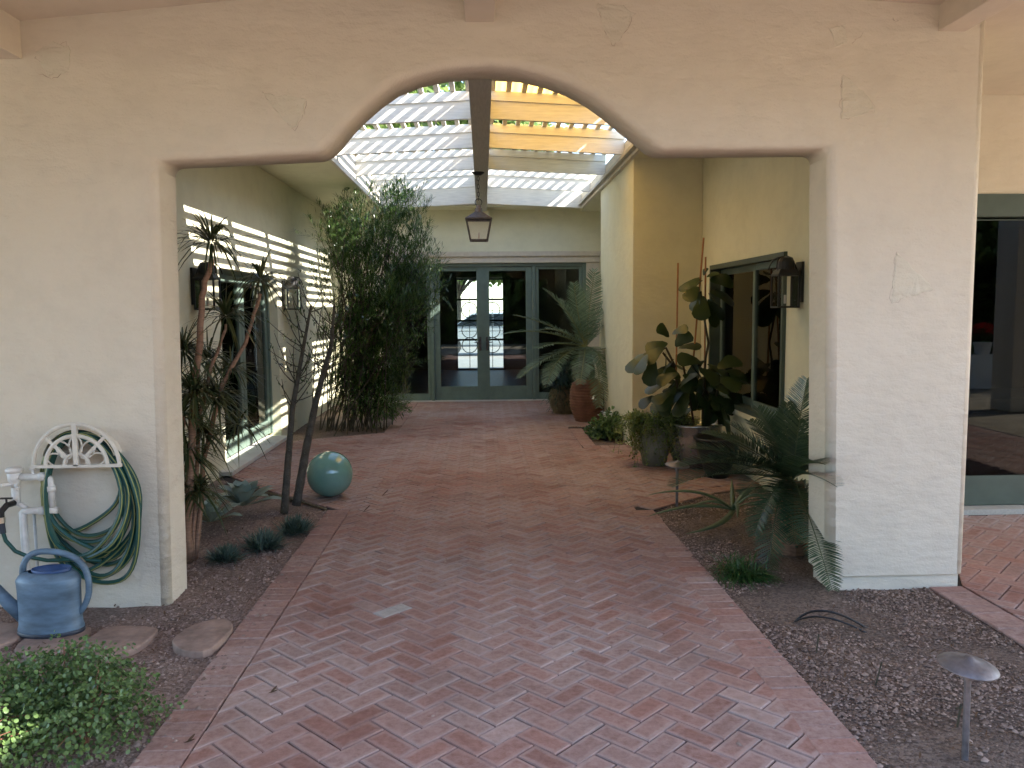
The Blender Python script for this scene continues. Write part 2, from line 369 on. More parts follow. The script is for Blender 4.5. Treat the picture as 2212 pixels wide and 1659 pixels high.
def pebbles(name, regions, mat, label=None, flat=None):
    ico = np.array([(0, 0, .7), (1, 0, 0), (.3, .95, 0), (-.8, .6, 0), (-.8, -.6, 0), (.3, -.95, 0)]); tf = [(0, i, i % 5 + 1) for i in range(1, 6)]
    from mathutils.noise import noise as nz0
    P = []; bare = .35 if mat == 'pebble' else .2
    for poly, n, (ylo, yhi) in regions:
        xs = [p[0] for p in poly]; x = rng.uniform(min(xs), max(xs), n); y = rng.uniform(ylo, yhi, n); k = inpoly(x, y, poly) & (np.array([nz0((a * 1.3, b_ * 1.3, 5.)) + .4 * nz0((a * 6, b_ * 6, 2.)) for a, b_ in zip(x, y)]) < bare + rng.normal(0, .12, n)); P.append(np.stack([x[k], y[k]], 1))
    P = np.concatenate(P); N = len(P); r = rng.gamma(2.6, .0017, N) + .0018; a = rng.uniform(0, 6.28, N)
    V = np.repeat(ico[None], N, 0) * rng.uniform(.7, 1.3, (N, 6, 1)); V[:, :, 0] *= r[:, None]; V[:, :, 1] *= (r * rng.uniform(.6, 1, N))[:, None]; V[:, :, 2] *= r[:, None]
    c, s = np.cos(a)[:, None], np.sin(a)[:, None]; X = V[:, :, 0] * c - V[:, :, 1] * s; Y = V[:, :, 0] * s + V[:, :, 1] * c
    V = np.stack([X + P[:, None, 0], Y + P[:, None, 1], V[:, :, 2]], 2)
    from mathutils.noise import noise as nz
    V[:, :, 2] += np.array([-.017 + .016 * nz((p[0] * 2.1, p[1] * 2.1, 1.3)) + .008 * nz((p[0] * 7, p[1] * 7, 4)) for p in P])[:, None]
    if flat is not None: V[:, :, 2] -= V[:, :, 2].min(1)[:, None] - flat
    Fc = (np.array(tf)[None] + (np.arange(N) * 6)[:, None, None]).reshape(-1, 3)
    me = bpy.data.meshes.new(name); me.vertices.add(N * 6); me.vertices.foreach_set('co', V.ravel()); me.loops.add(Fc.size); me.loops.foreach_set('vertex_index', Fc.ravel().astype(np.int32))
    me.polygons.add(len(Fc)); me.polygons.foreach_set('loop_start', np.arange(0, Fc.size, 3, dtype=np.int32)); me.update(calc_edges=True)
    at_ = me.attributes.new('var', 'FLOAT', 'FACE'); at_.data.foreach_set('value', np.repeat(rng.beta(1.6, 2.6, N), 5)); me.materials.append(MT[mat])
    return tag(link(bpy.data.objects.new(name, me)), label, kind='stuff')
pebbles('loose_gravel', [(LB, 60000, (2.4, 6.5))], 'pebble'); pebbles('loose_gravel', [(RB, 42000, (2.4, 6.9))], 'pebbled')
pebbles('spilled_gravel', [([(-1.27, 2.4), (-1.16, 2.4), (-1.17, 6.4), (-1.27, 6.4)], 260, (2.4, 6.4)), ([(1.30, 2.4), (1.40, 2.4), (1.36, 6.2), (1.29, 6.2)], 160, (2.4, 6.2)), ([(-1.1, 2.4), (1.3, 2.4), (1.2, 9), (-1.1, 9)], 60, (2.4, 9))], 'pebble', flat=.001)
# brick paving: 2:1 herringbone turned 45 degrees, clipped to the path outline
def clip(sub, win):
    out = sub
    for i in range(len(win)):
        a, b = win[i], win[(i + 1) % len(win)]; inp, out = out, []
        if not inp: break
        sd = lambda p: (b[0] - a[0]) * (p[1] - a[1]) - (b[1] - a[1]) * (p[0] - a[0])
        for j in range(len(inp)):
            p, q = inp[j - 1], inp[j]; sp, sq = sd(p), sd(q)
            if (sp >= 0) != (sq >= 0):
                t = sp / (sp - sq); out.append((p[0] + t * (q[0] - p[0]), p[1] + t * (q[1] - p[1])))
            if sq >= 0: out.append(q)
    return out
class Bricks(MB):
    def brick(s, poly, cx, cy, ang, lo=0.):
        if len(poly) < 3: return
        A = sum(poly[i - 1][0] * poly[i][1] - poly[i][0] * poly[i - 1][1] for i in range(len(poly))) / 2
        if abs(A) < .0006: return
        if A < 0: poly = poly[::-1]
        z = random.gauss(0, .0011); tx, ty = random.gauss(0, .006), random.gauss(0, .006); n = len(poly); mx = sum(p[0] for p in poly) / n; my = sum(p[1] for p in poly) / n
        c, sn = math.cos(-ang), math.sin(-ang)
        def ring(ins, dz): return [(x + (mx - x) * ins, y + (my - y) * ins, z + dz + tx * (x - mx) + ty * (y - my)) for x, y in poly]
        rs = [ring(0, -.03), ring(0, -.0045), ring(.05, 0)]; k = len(s.v)
        for r_ in rs: s.v += r_
        sc_u = .62 if lo else 1.
        uvf = lambda i: (sc_u * ((s.v[i][0] - cx) * c - (s.v[i][1] - cy) * sn), sc_u * ((s.v[i][0] - cx) * sn + (s.v[i][1] - cy) * c))
        vv = 1. if abs(cx + .467) < .06 and abs(cy - 4.187) < .05 else lo + (1 - lo) * random.random()
        if vv < 1: vv = vv * .95
        fs = [tuple(k + 2 * n + i for i in range(n))] + [(k + a * n + i, k + a * n + (i + 1) % n, k + (a + 1) * n + (i + 1) % n, k + (a + 1) * n + i) for a in (0, 1) for i in range(n)]
        for f in fs: s.uv[len(s.f)] = [uvf(i) for i in f]; s.f.append(f); s.var.append(vv)
def herring(path, zones):
    g = .0030
    B = Bricks(); x0, x1, y0, y1 = zones; ca = sa = math.sqrt(.5)
    for n_ in range(-260, 260):
        for m_ in range(-140, 140):
            for kind in (0, 1):
                ox, oy = n_ + 2 * m_, n_ - 2 * m_
                u0_, v0_, u1_, v1_ = (ox, oy, ox + 2, oy + 1) if kind == 0 else (ox, oy + 1, ox + 1, oy + 3)
                cu, cv = (u0_ + u1_) / 2 * .1, (v0_ + v1_) / 2 * .1; X, Y = (cu - cv) * ca + .03, (cu + cv) * sa + 2.0
                if not (x0 - .2 < X < x1 + .2 and y0 - .2 < Y < y1 + .2): continue
                q = [(u0_ * .1 + g, v0_ * .1 + g), (u1_ * .1 - g, v0_ * .1 + g), (u1_ * .1 - g, v1_ * .1 - g), (u0_ * .1 + g, v1_ * .1 - g)]
                ja, jx, jy = random.gauss(0, .006), random.gauss(0, .0009), random.gauss(0, .0009)
                w_ = [((a - b_) * ca + .03 + jx - ja * ((a + b_) * sa + 2 - Y), (a + b_) * sa + 2.0 + jy + ja * ((a - b_) * ca + .03 - X)) for a, b_ in q]
                if not inpoly(np.array([p[0] for p in w_]), np.array([p[1] for p in w_]), path).all():
                    w_ = clip(path, w_)
                B.brick(w_, X, Y, math.pi / 4 + (math.pi / 2 if kind else 0))
    return B
PATH = [(-1.08, -.6), (-1.085, 6.42), (-1.25, 6.52), (-2.03, 7.30), (-2.56, 7.98), (-2.56, 9.7), (-1.30, 10.4), (-1.14, 10.5), (-1.14, 14.1), (2.2, 14.1), (2.2, 10.9), (1.13, 10.9), (1.13, 9.17), (2.74, 9.17), (2.74, 7.43), (1.90, 6.99), (1.20, 6.40), (1.19, 4.2), (1.21, -.6)]
B = herring(PATH, (-2.6, 2.8, .6, 14.2))
def course(B, p, q, wd, off=0.):
    "soldier course of brick ends along the line p-q, brick length wd to its left"
    p, q = Vector(p), Vector(q); d = q - p; L = d.length; d.normalize(); nrm = Vector((-d.y, d.x)); n = max(1, round(L / .102)); st = L / n
    for i in range(n):
        a = p + d * (i * st + .0014); b_ = p + d * ((i + 1) * st - .0014); j = random.gauss(0, .0015)
        pl = [a + nrm * (.007 + j), b_ + nrm * (.007 + j), b_ + nrm * (wd - .003 + j), a + nrm * (wd - .003 + j)]; c = (a + b_) / 2 + nrm * wd / 2
        B.brick([(v.x, v.y) for v in pl], c.x, c.y, math.atan2(nrm.y, nrm.x), .2)
course(B, (-1.08, -.6), (-1.085, 6.45), .19); 
course(B, (1.40, .0), (1.345, 6.28), .19); course(B, (1.345, 6.30), (2.0, 6.85), .17); course(B, (2.0, 6.85), (2.76, 7.24), .17)
course(B, (-1.14, 10.55), (-1.14, 14.1), .18); course(B, (-2.5, 9.73), (-1.16, 10.45), .18)
course(B, (1.31, 9.36), (1.31, 10.72), .18); course(B, (1.75, 9.18), (1.14, 9.18), -.17)
B.build('brick_path', 'brick', kind='structure', org=(0, 0, 0))
PATH2 = [(2.73, -.5), (2.735, 4.43), (2.87, 4.71), (2.87, 5.95), (6.5, 5.95), (6.5, -.5)]
B = Bricks()
for q in herring(PATH2, (2.6, 6.6, .6, 6.0)),: B = q
course(B, (2.73, -.4), (2.73, 4.42), .2)
B.build('brick_patio', 'brick', kind='structure', org=(0, 0, 0))
sheet('sand_base', [(p[0], p[1]) for p in [(-1.26, -.6), (-1.26, 6.5), (-2.6, 7.7), (-2.6, 9.8), (-1.31, 10.5), (-1.31, 14.2), (2.3, 14.2), (2.3, 10.75), (1.30, 10.73), (1.30, 9.36), (2.85, 9.36), (2.85, 7.25), (2.0, 6.82), (1.345, 6.28), (1.40, -.6)]], -.011, 'joint')
sheet('sand_base', [(2.53, -.6), (2.53, 4.35), (2.75, 6.0), (6.6, 6.0), (6.6, -.6)], -.013, 'joint')
# ================================================================== arch wall
def arcpts():
    P = [(-.852, 2.433), (-.781, 2.50), (-.712, 2.583), (-.631, 2.66), (-.55, 2.728), (-.458, 2.79), (-.34, 2.836), (-.213, 2.864), (-.08, 2.882), (.056, 2.886), (.20, 2.873), (.35, 2.839), (.48, 2.793), (.596, 2.732), (.69, 2.665), (.77, 2.60), (.86, 2.53), (.959, 2.448)]
    return P
prof = [(-3.8, -.05), (-3.8, 3.62), (2.735, 3.62), (2.735, .07), (1.94, .07), (1.885, 2.455)] + arcpts()[::-1] + [(-1.712, 2.394), (-1.755, -.05)]
bm = bmesh.new(); fv = [bm.verts.new((x, YF, z)) for x, z in prof]; f = bm.faces.new(fv)
r_ = bmesh.ops.extrude_face_region(bm, geom=[f]); vs = [v for v in r_['geom'] if isinstance(v, bmesh.types.BMVert)]
for v in vs: v.co.y += .27
bmesh.ops.recalc_face_normals(bm, faces=bm.faces)
es = []
for e in bm.edges:
    a, b_ = e.verts
    if abs(a.co.y - b_.co.y) < 1e-4 and a.co.y < YF + .01:
        mz = (a.co.z + b_.co.z) / 2; mx_ = (a.co.x + b_.co.x) / 2
        if (-1.8 < mx_ < 2.0 and mz < 3 and mz > .08) or mx_ > 2.7: es.append(e)
es += [e for e in bm.edges if abs(e.verts[0].co.y - e.verts[1].co.y) > .2 and -1.9 < e.verts[0].co.x < 2 and abs(e.verts[0].co.z - 2.42) < .06]
bmesh.ops.bevel(bm, geom=list(set(es)), offset=.046, segments=5, affect='EDGES', profile=.5)
for f in bm.faces: f.smooth = f.calc_area() < .25
AW = root('arch_wall', (0, YF + .13, 0), 'front stucco wall with arched opening under the porch roof', 'wall')
me = bpy.data.meshes.new('plaster'); bm.transform(Matrix.Translation((0, -YF - .13, 0))); bm.to_mesh(me); bm.free(); me.materials.append(MT['wall'])
link(bpy.data.objects.new('plaster', me), AW, LOC[AW.name])
MB().box((1.965, YF + .022, -.05), (2.712, YF + .26, .0695)).build('plinth', 'wall', AW, bev=.006)
def crack(pts, r=.0022, jit=.006, depth=0.):
    m = MB(); P = []
    for i in range(len(pts) - 1):
        a, b_ = Vector(pts[i]), Vector(pts[i + 1]); n = max(3, int((b_ - a).length / .02))
        for k in range(n): p = a + (b_ - a) * k / n; P.append((p.x + random.gauss(0, jit), YF + .0005, p.y + random.gauss(0, jit)))
    P.append((pts[-1][0], YF + .0005, pts[-1][1]))
    return m.tube(P, [r * random.uniform(.25, 1.25) for _ in P], 5)
MT['patch'] = stucco('rough_patch_stucco', (.67, .62, .51), (.63, .58, .475), 1.6)
MT['crackm'] = simple('stucco_crack', (.47, .39, .31), .95, var=.3, sc_=30)
for pts in ([(-1.15, 2.738), (-1.068, 2.648), (-.987, 2.545), (-.925, 2.64), (-.917, 2.70)], [(.625, 3.195), (.645, 3.10), (.707, 2.978), (.76, 3.04), (.822, 3.144)], [(1.945, 2.842), (1.947, 2.594), (2.0, 2.625), (2.128, 2.653), (2.09, 2.72), (2.02, 2.76)],
            [(2.269, 1.893), (2.255, 1.612), (2.35, 1.655), (2.49, 1.69), (2.41, 1.74), (2.33, 1.80)], [(-2.30, 2.939), (-2.262, 2.858)], [(-2.29, 2.84), (-2.235, 2.812), (-2.14, 2.845)], [(-2.20, 2.96), (-2.14, 3.0), (-2.13, 2.93), (-2.17, 2.90), (-2.15, 2.85)], [(2.05, 3.06), (1.99, 3.0)], [(2.20, 3.13), (2.24, 3.12)]):
    crack(pts).build('plaster_crack', 'crackm', AW)
for i, pl in enumerate((((-1.15, 2.74), (-1.06, 2.62), (-.985, 2.55), (-.93, 2.63), (-.915, 2.71), (-1.03, 2.73)), ((.62, 3.20), (.65, 3.07), (.707, 2.975), (.77, 3.05), (.825, 3.15), (.74, 3.2)), ((1.94, 2.845), (1.945, 2.60), (2.03, 2.615), (2.13, 2.655), (2.08, 2.74)), ((2.27, 1.90), (2.25, 1.61), (2.36, 1.65), (2.50, 1.69), (2.38, 1.80)), ((-2.30, 2.95), (-2.25, 2.82), (-2.13, 2.84), (-2.12, 2.97), (-2.2, 3.0)), ((1.86, 3.08), (1.9, 2.98), (1.97, 3.0), (1.95, 3.1)))):
    q = []
    for j in range(len(pl)):
        a, b_ = Vector(pl[j - 1]), Vector(pl[j]); n = max(3, int((b_ - a).length / .022)); q += [tuple(a + (b_ - a) * k / n + Vector((random.gauss(0, .004), random.gauss(0, .004)))) for k in range(n)]
    c = sum((Vector(p) for p in q), Vector((0, 0))) / len(q); bm = bmesh.new()
    v0 = [bm.verts.new((x, YF + .002, z)) for x, z in q]; v1 = [bm.verts.new((x + (c.x - x) * .07, YF - random.uniform(.0005, .005), z + (c.y - z) * .07)) for x, z in q]
    for j in range(len(q)): bm.faces.new((v0[j - 1], v0[j], v1[j], v1[j - 1]))
    bm.faces.new(v1); bmesh.ops.recalc_face_normals(bm, faces=bm.faces); bm.transform(Matrix.Translation(-LOC[AW.name]))
    me = bpy.data.meshes.new('trowel_patch'); bm.to_mesh(me); bm.free(); me.materials.append(MT['patch']); link(bpy.data.objects.new('trowel_patch', me), AW, LOC[AW.name])
# porch roof over the viewer
PR = root('porch_roof', (0, 3, 3.1), 'cream porch ceiling with exposed beams in front of the arch', 'roof')
def sl(x0, z0, x1, z1, y0, y1, th=.12):
    return MB().prism([(x0, z0), (x1, z1), (x1, z1 + th), (x0, z0 + th)], y0, y1, 'y')
sl(-2.75, 3.065, 0., 3.33, 1.65, YF + .02).build('ceiling_panel', 'ceil', PR)
sl(0.001, 3.33, 2.5, 3.20, 1.65, YF + .02).build('ceiling_panel', 'ceil', PR)
MB().box((-.077, 1.62, 3.103), (.077, YF + .01, 3.30)).build('ridge_beam', 'ceil', PR, bev=.006)
MB().box((-2.75, 1.62, 2.91), (-2.37, YF + .01, 3.13)).build('side_beam', 'ceil', PR, bev=.006)
MB().box((2.46, 1.3, 3.065), (2.61, YF + .01, 3.4)).build('side_beam', 'ceil', PR, bev=.006)
MB().box((2.611, 1.15, 3.15), (9, 6.5, 3.3)).build('ceiling_panel', 'ceil', PR)
MB().box((-8, -1.6, 3.15), (-2.751, YF + .02, 3.3)).build('ceiling_panel', 'ceil', PR); sl(-2.75, 3.065, -.4, 3.285, -1.6, 1.649).build('ceiling_panel', 'ceil', PR); MB().box((-2.75, -1.6, 2.91), (-2.37, 1.619, 3.13)).build('side_beam', 'ceil', PR)  # unseen left roof extension, added to darken the left of the front wall
# ================================================================== courtyard walls
XL, XR, YB = -2.58, 2.49, 14.15
LW = root('left_wall', (XL - .2, 9.4, 0), 'cream stucco wall on the left of the passage, striped by sunlight', 'wall')
m = MB()
for a, b_ in (((-3.0, 4.69, -.05), (XL, 8.1, 3.4)), ((-3.0, 10.31, -.05), (XL, 14.6, 3.4)), ((-3.0, 8.1, 2.03), (XL, 10.31, 3.4)), ((-3.0, 8.1, -.05), (XL, 10.31, .03))): m.box(a, b_)
me = m.build('plaster', 'court', LW)
MB().box((XL - .14, 7.85, .005), (-2.45, 10.12, .05)).build('sill', 'concrete', LW, bev=.006)
BWL = root('back_wall', (0, YB, 0), 'cream stucco wall at the far end of the passage above the doors', 'wall')
m = MB()
for a, b_ in (((-3.0, YB, 2.40), (2.75, YB + .25, 3.9)), ((-3.0, YB, -.05), (-1.68, YB + .25, 2.40)), ((1.80, YB, -.05), (2.75, YB + .25, 2.40))): m.box(a, b_)
m.build('plaster', 'court', BWL)
for a, b_ in (((-1.95, YB - .09, 2.50), (2.06, YB - .001, 2.585)), ((-1.93, YB - .06, 2.392), (2.03, YB - .001, 2.499))): MB().box(a, b_).build('head_trim', 'trim', BWL, bev=.008)
MB().box((1.80, YB - .03, 0), (2.03, YB - .001, 2.391)).build('side_trim', 'trim', BWL, bev=.004)
RW = root('right_wall', (XR + .1, 8, 0), 'light-tinted stucco wall with a green window on the right of the passage', 'wall')
m = MB()
for a, b_ in (((XR, 4.69, -.05), (2.86, 6.0, 3.3)), ((XR, 6.0, -.05), (3.0, 6.60, 3.3)), ((XR, 8.78, -.05), (3.0, 11.7, 3.3)), ((XR, 6.60, 2.05), (3.0, 8.78, 3.3)), ((XR, 6.60, -.05), (3.0, 8.78, .60))): m.box(a, b_)
m.build('plaster', 'court', RW)
PW = root('pillar_wall', (2.3, 10.4, 0), 'square stucco pillar standing between palm pot and fig plant', 'pillar')
MB().box((1.70, 9.2, -.05), (XR, 11.72, 3.27)).build('plaster', 'court', PW, bev=.012, seg=3)
RW2 = MB().box((2.3, 11.721, -.05), (2.5, 14.149, 3.3)).build('side_wall', 'court', label='shaded stucco wall behind the terracotta palm pots', cat='wall')
# soffit around the skylight opening, with fascias
ZS = 3.265
SF = root('passage_ceiling', (0, 9.2, ZS), 'flat plaster ceiling around the slatted skylight opening', 'ceiling')
m = MB(); m.box((-8, 4.69, ZS), (-1.70, 20, 3.72)); m.box((1.70, 4.69, ZS), (9, 20, 3.50)); m.box((-1.70, 4.69, 3.445), (-.09, 6.735, 3.72)); m.box((.085, 4.69, 3.445), (1.70, 6.735, 3.72)); m.box((-.09, 4.69, 3.665), (.085, 6.735, 3.72)); m.box((-1.70, 13.68, 3.30), (1.70, 20, 3.72))
m.build('plaster', 'court', SF)
def gab(x): return 3.265 + .075 * (1 - abs(x) / 1.67)
MB().prism([(-1.67, 3.262), (0, 3.34), (1.67, 3.262), (1.67, 3.56), (0, 3.62), (-1.67, 3.56)], 13.60, 13.679, 'y').build('rear_fascia', 'wood', SF)
MB().box((-1.64, 13.36, 3.765), (1.64, 13.60, 3.785)).build('shade_board', 'wood', SF); MB().box((-1.699, 4.7, 3.262), (-1.655, 6.735, 3.44)).build('side_fascia', 'woody', SF); MB().box((-1.699, 6.736, 3.262), (-1.655, 13.599, 3.70)).build('side_fascia', 'woody', SF)  # top board added to keep sun stripes off the rear fascia
MB().box((1.655, 4.7, 3.262), (1.699, 13.599, 3.44)).build('side_fascia', 'woody', SF); MB().box((1.655, 6.74, 3.441), (1.699, 13.599, 3.505)).build('side_fascia', 'woody', SF)
MB().box((1.60, 6.736, 3.30), (1.654, 13.599, 3.34)).build('ledge', 'beam', SF)
# ================================================================== pergola
PG = root('slatted_pergola', (0, 9.3, 3.25), 'white slatted pergola roof over the skylight opening', 'pergola')
MB().box((-.088, 4.9, 3.25), (.083, 14.149, 3.66)).build('ridge_beam', 'beam', PG, bev=.004)
MB().box((-.13, 13.9, 3.12), (.125, 14.148, 3.249)).build('beam_block', 'court', PG, bev=.006)
SLP = .052
def rz(x, z): return z - SLP * (abs(x) - .09)
for yr in (6.75, 8.10, 9.52, 10.95, 12.50):
    for sx in (-1, 1):
        xa, xb = .09 * sx, 1.653 * sx
        if sx < 0: xa = -.089
        m = MB(); m.prism([(xa, 3.45), (xb, rz(xb, 3.45)), (xb, rz(xb, 3.62)), (xa, 3.62)], yr, yr + .045, 'y')
        ra = m.build('rafter', 'wood', PG)
        m = MB(); m.prism([(xa, 3.621), (xb, rz(xb, 3.621)), (xb, rz(xb, 3.71)), (xa, 3.71)], yr - .016, yr + .045, 'y'); m.build('cleat', 'wood', ra)
for i in range(12):
    for sx in (-1, 1):
        x = sx * (.12 + .152 * i)
        if abs(x) > 1.75: continue
        z = rz(x, 3.712); m = MB().box((x - .024, 6.74, z), (x + .024, 13.6, z + .030)); m.build('batten', 'woody', PG)
# amber sheet and what shades the third bay
am = MB(); nx = 60
xs = [.02 + 1.48 * i / nx for i in range(nx + 1)]
for ya, yb in ((5.8, 9.50), (9.80, 10.88)):
    k = len(am.v)
    for y in (ya, yb): am.v += [(x, y, rz(x, 3.79) + .009 * math.sin(i * 1.9)) for i, x in enumerate(xs)]
    am.f += [(k + i, k + i + 1, k + nx + 2 + i, k + nx + 1 + i) for i in range(nx)]
am.build('amber_roof_sheet', 'amber', label='amber translucent sheet glowing above the right side of the slats', cat='roof sheet', smooth=True)
CH = root('shade_block', (3.6, 9.45, 3.4), 'unseen stucco block added right of the slats to shade the third bay', 'shade_block')  # out of view, added to keep direct sun off the third bay
MB().box((3.2, 8.92, 3.51), (3.75, 10.35, 6.08)).build('block_body', 'court', CH); MB().box((3.12, 8.84, 6.081), (3.83, 10.43, 6.16)).build('cap', 'terra', CH)
# ================================================================== doors and windows
def framed(t, pl, a0, a1, z0, z1, st, bot, top, y, dy, name='door', gl='glass', fm='green'):
    "a glazed leaf: stiles, rails and a pane; pl maps (along, depth, z) to the world"
    P = lambda a, d, z: pl(a, d, z)
    def bx(m, aa, ab, za, zb, d0, d1):
        p, q = P(aa, d0, za), P(ab, d1, zb); m.box(tuple(min(p[i], q[i]) for i in range(3)), tuple(max(p[i], q[i]) for i in range(3)))
    m = MB(); bx(m, a0, a0 + st, z0, z1, y, y + dy); bx(m, a1 - st, a1, z0, z1, y, y + dy); bx(m, a0 + st + .0005, a1 - st - .0005, z0, z0 + bot, y + .002, y + dy - .002); bx(m, a0 + st + .0005, a1 - st - .0005, z1 - top, z1, y + .002, y + dy - .002)
    d = m.build(name, fm, t, bev=.003, seg=1)
    g = MB(); bx(g, a0 + st, a1 - st, z0 + bot, z1 - top, y + dy / 2 - .003, y + dy / 2 + .003); g.build('pane', gl, d)
    return d
bw = lambda a, d, z: (a, YB + d, z)
BD = root('french_doors', (0, YB, 0), 'sage green glazed double doors with sidelights at the far end', 'door')
def handle(p, dx, dy, dr):
    m = MB(); m.box((p[0] - .02, p[1] - .012, p[2] - .12), (p[0] + .02, p[1], p[2] + .12)); m.tube([(p[0], p[1] - .01, p[2] + .03), (p[0], p[1] - .055, p[2] + .03), (p[0] + dx * .1, p[1] - .055, p[2] + .025)], .009, 8)
    m.tube([(p[0], p[1] - .02, p[2] - .1), (p[0] + dx * .02, p[1] - .07, p[2] - .07), (p[0] + dx * .02, p[1] - .07, p[2] + .06), (p[0], p[1] - .02, p[2] + .1)], .008, 8); m.build('handle', 'bronze', dr)
d1 = framed(BD, bw, -.855, -.004, .015, 2.335, .105, .24, .075, .03, .045); d2 = framed(BD, bw, .004, .855, .015, 2.335, .105, .24, .075, .03, .045)
handle((-.055, YB + .03, 1.0), -1, 0, d1); handle((.065, YB + .03, 1.0), 1, 0, d2)
MB().box((-.016, YB + .018, .02), (.016, YB + .0295, 2.33)).build('astragal', 'green', BD)
for a, b_ in ((-.915, -.858), (.858, .915)): MB().box((a, YB - .004, .012), (b_, YB + .085, 2.34)).build('mullion', 'green', BD, bev=.003, seg=1)
framed(BD, bw, .918, 1.735, .015, 2.335, .055, .12, .05, .03, .045, 'sidelight'); framed(BD, bw, -1.64, -.918, .015, 2.335, .055, .12, .05, .03, .045, 'sidelight')
m = MB(); m.box((1.738, YB - .006, .0), (1.799, YB + .09, 2.341)); m.box((-1.679, YB - .006, .0), (-1.643, YB + .09, 2.341)); m.box((-1.679, YB - .008, 2.3415), (1.799, YB + .09, 2.39)); m.build('frame', 'green', BD)
MB().box((-1.68, YB - .06, -.02), (1.80, YB + .1, .011)).build('threshold', 'concrete', BD)
# left doors (in the recess)
lw = lambda a, d, z: (-2.70 - d, a, z)
LD = root('patio_doors', (-2.72, 9.2, .03), 'green glazed patio doors in the left wall behind tall strap leaved plants', 'door')
framed(LD, lw, 8.14, 9.19, .065, 1.985, .10, .17, .08, 0, .045); framed(LD, lw, 9.20, 10.25, .065, 1.985, .10, .17, .08, 0, .045)
m = MB(); m.box((-2.76, 8.101, .062), (-2.68, 8.139, 2.03)); m.box((-2.76, 10.252, .062), (-2.68, 10.309, 2.03)); m.box((-2.76, 8.14, 1.987), (-2.68, 10.251, 2.029)); m.build('frame', 'green', LD)
# right window
rw = lambda a, d, z: (XR + .04 + d, a, z)
WN = root('slider_window', (XR + .05, 7.7, .6), 'green framed two pane window beside the fig plant', 'window')
framed(WN, rw, 6.64, 7.56, .65, 2.0, .06, .07, .06, .0, .04, 'sash'); framed(WN, rw, 7.53, 8.74, .65, 2.0, .06, .07, .06, .041, .04, 'sash')
m = MB(); m.box((XR - .03, 6.601, .601), (XR + .15, 6.639, 2.049)); m.box((XR - .03, 8.741, .601), (XR + .15, 8.779, 2.049)); m.box((XR - .031, 6.6395, 2.001), (XR + .15, 8.7405, 2.049)); m.box((XR - .031, 6.6395, .6015), (XR + .15, 8.7405, .648)); m.build('frame', 'greend', WN)
MB().box((XR - .035, 6.56, .55), (XR - .001, 8.82, .599)).build('sill', 'court', WN, bev=.006)
# outer right glass door in the side porch
HW = root('house_wall', (5, 6.1, 0), 'shaded stucco wall above the dark glass door at right edge', 'wall')
m = MB(); m.box((2.861, 6.05, 2.43), (9, 6.3, 3.3)); m.box((2.861, 6.05, -.05), (3.3, 6.3, 2.43)); m.box((7.2, 6.05, -.05), (9, 6.3, 2.43)); m.build('plaster', 'wall', HW)
ow = lambda a, d, z: (a, 6.06 + d, z)
OD = root('glass_door', (5, 6.06, 0), 'dark glass door at the right edge reflecting greenery', 'door')
framed(OD, ow, 3.34, 5.2, .035, 2.25, .085, .235, .01, .05, .045, gl='glassd', fm='greend'); framed(OD, ow, 5.21, 7.16, .035, 2.25, .085, .235, .01, .05, .045, gl='glassd', fm='greend')
MB().box((3.301, 6.04, 2.262), (7.199, 6.2, 2.429)).build('head_board', 'greend', OD); MB().box((3.301, 6.0, -.02), (7.199, 6.2, .03)).build('threshold', 'beam', OD)
# ================================================================== rooms behind the glass
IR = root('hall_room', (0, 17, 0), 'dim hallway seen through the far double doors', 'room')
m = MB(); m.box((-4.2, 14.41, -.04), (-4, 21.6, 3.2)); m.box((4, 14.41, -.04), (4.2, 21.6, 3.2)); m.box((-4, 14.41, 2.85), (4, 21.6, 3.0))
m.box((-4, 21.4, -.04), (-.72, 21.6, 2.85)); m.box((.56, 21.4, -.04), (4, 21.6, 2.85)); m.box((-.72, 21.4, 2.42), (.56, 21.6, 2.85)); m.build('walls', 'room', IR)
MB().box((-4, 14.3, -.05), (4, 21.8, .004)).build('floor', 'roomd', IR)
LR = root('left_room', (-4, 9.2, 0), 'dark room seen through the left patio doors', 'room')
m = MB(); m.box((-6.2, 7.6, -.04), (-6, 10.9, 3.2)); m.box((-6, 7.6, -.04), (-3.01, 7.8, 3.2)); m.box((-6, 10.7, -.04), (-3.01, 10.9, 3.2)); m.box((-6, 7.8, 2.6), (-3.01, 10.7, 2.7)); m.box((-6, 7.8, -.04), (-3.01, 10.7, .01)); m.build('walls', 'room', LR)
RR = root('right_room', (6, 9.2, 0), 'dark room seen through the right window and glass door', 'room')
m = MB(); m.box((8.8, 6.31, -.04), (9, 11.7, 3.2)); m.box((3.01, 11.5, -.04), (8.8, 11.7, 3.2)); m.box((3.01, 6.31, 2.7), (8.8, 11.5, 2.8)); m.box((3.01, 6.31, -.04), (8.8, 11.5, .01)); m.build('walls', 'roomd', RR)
TB = root('dining_table', (4.6, 7.5, 0), 'dark table standing behind the glass door at the right edge', 'table')
MB().box((3.7, 7.1, .72), (5.6, 8.0, .76)).build('top', 'roomd', TB, bev=.005)
for x in (3.8, 5.5):
    for y in (7.2, 7.9): MB().box((x - .03, y - .03, .01), (x + .03, y + .03, .7195)).build('leg', 'roomd', TB)
GD = root('iron_grille_door', (-.08, 21.3, 0), 'black iron grille entrance door with circles, seen through the far doors', 'door')
def ringxz(m, cx, cy, cz, r, t=.014): m.tube([(cx + r * math.cos(a), cy, cz + r * math.sin(a)) for a in [2 * math.pi * k / 24 for k in range(24)]], t, 6, closed=True)
m = MB()
for x in (-.72, -.045, .52): m.box((x, 21.30, .0), (x + .05, 21.36, 2.419))
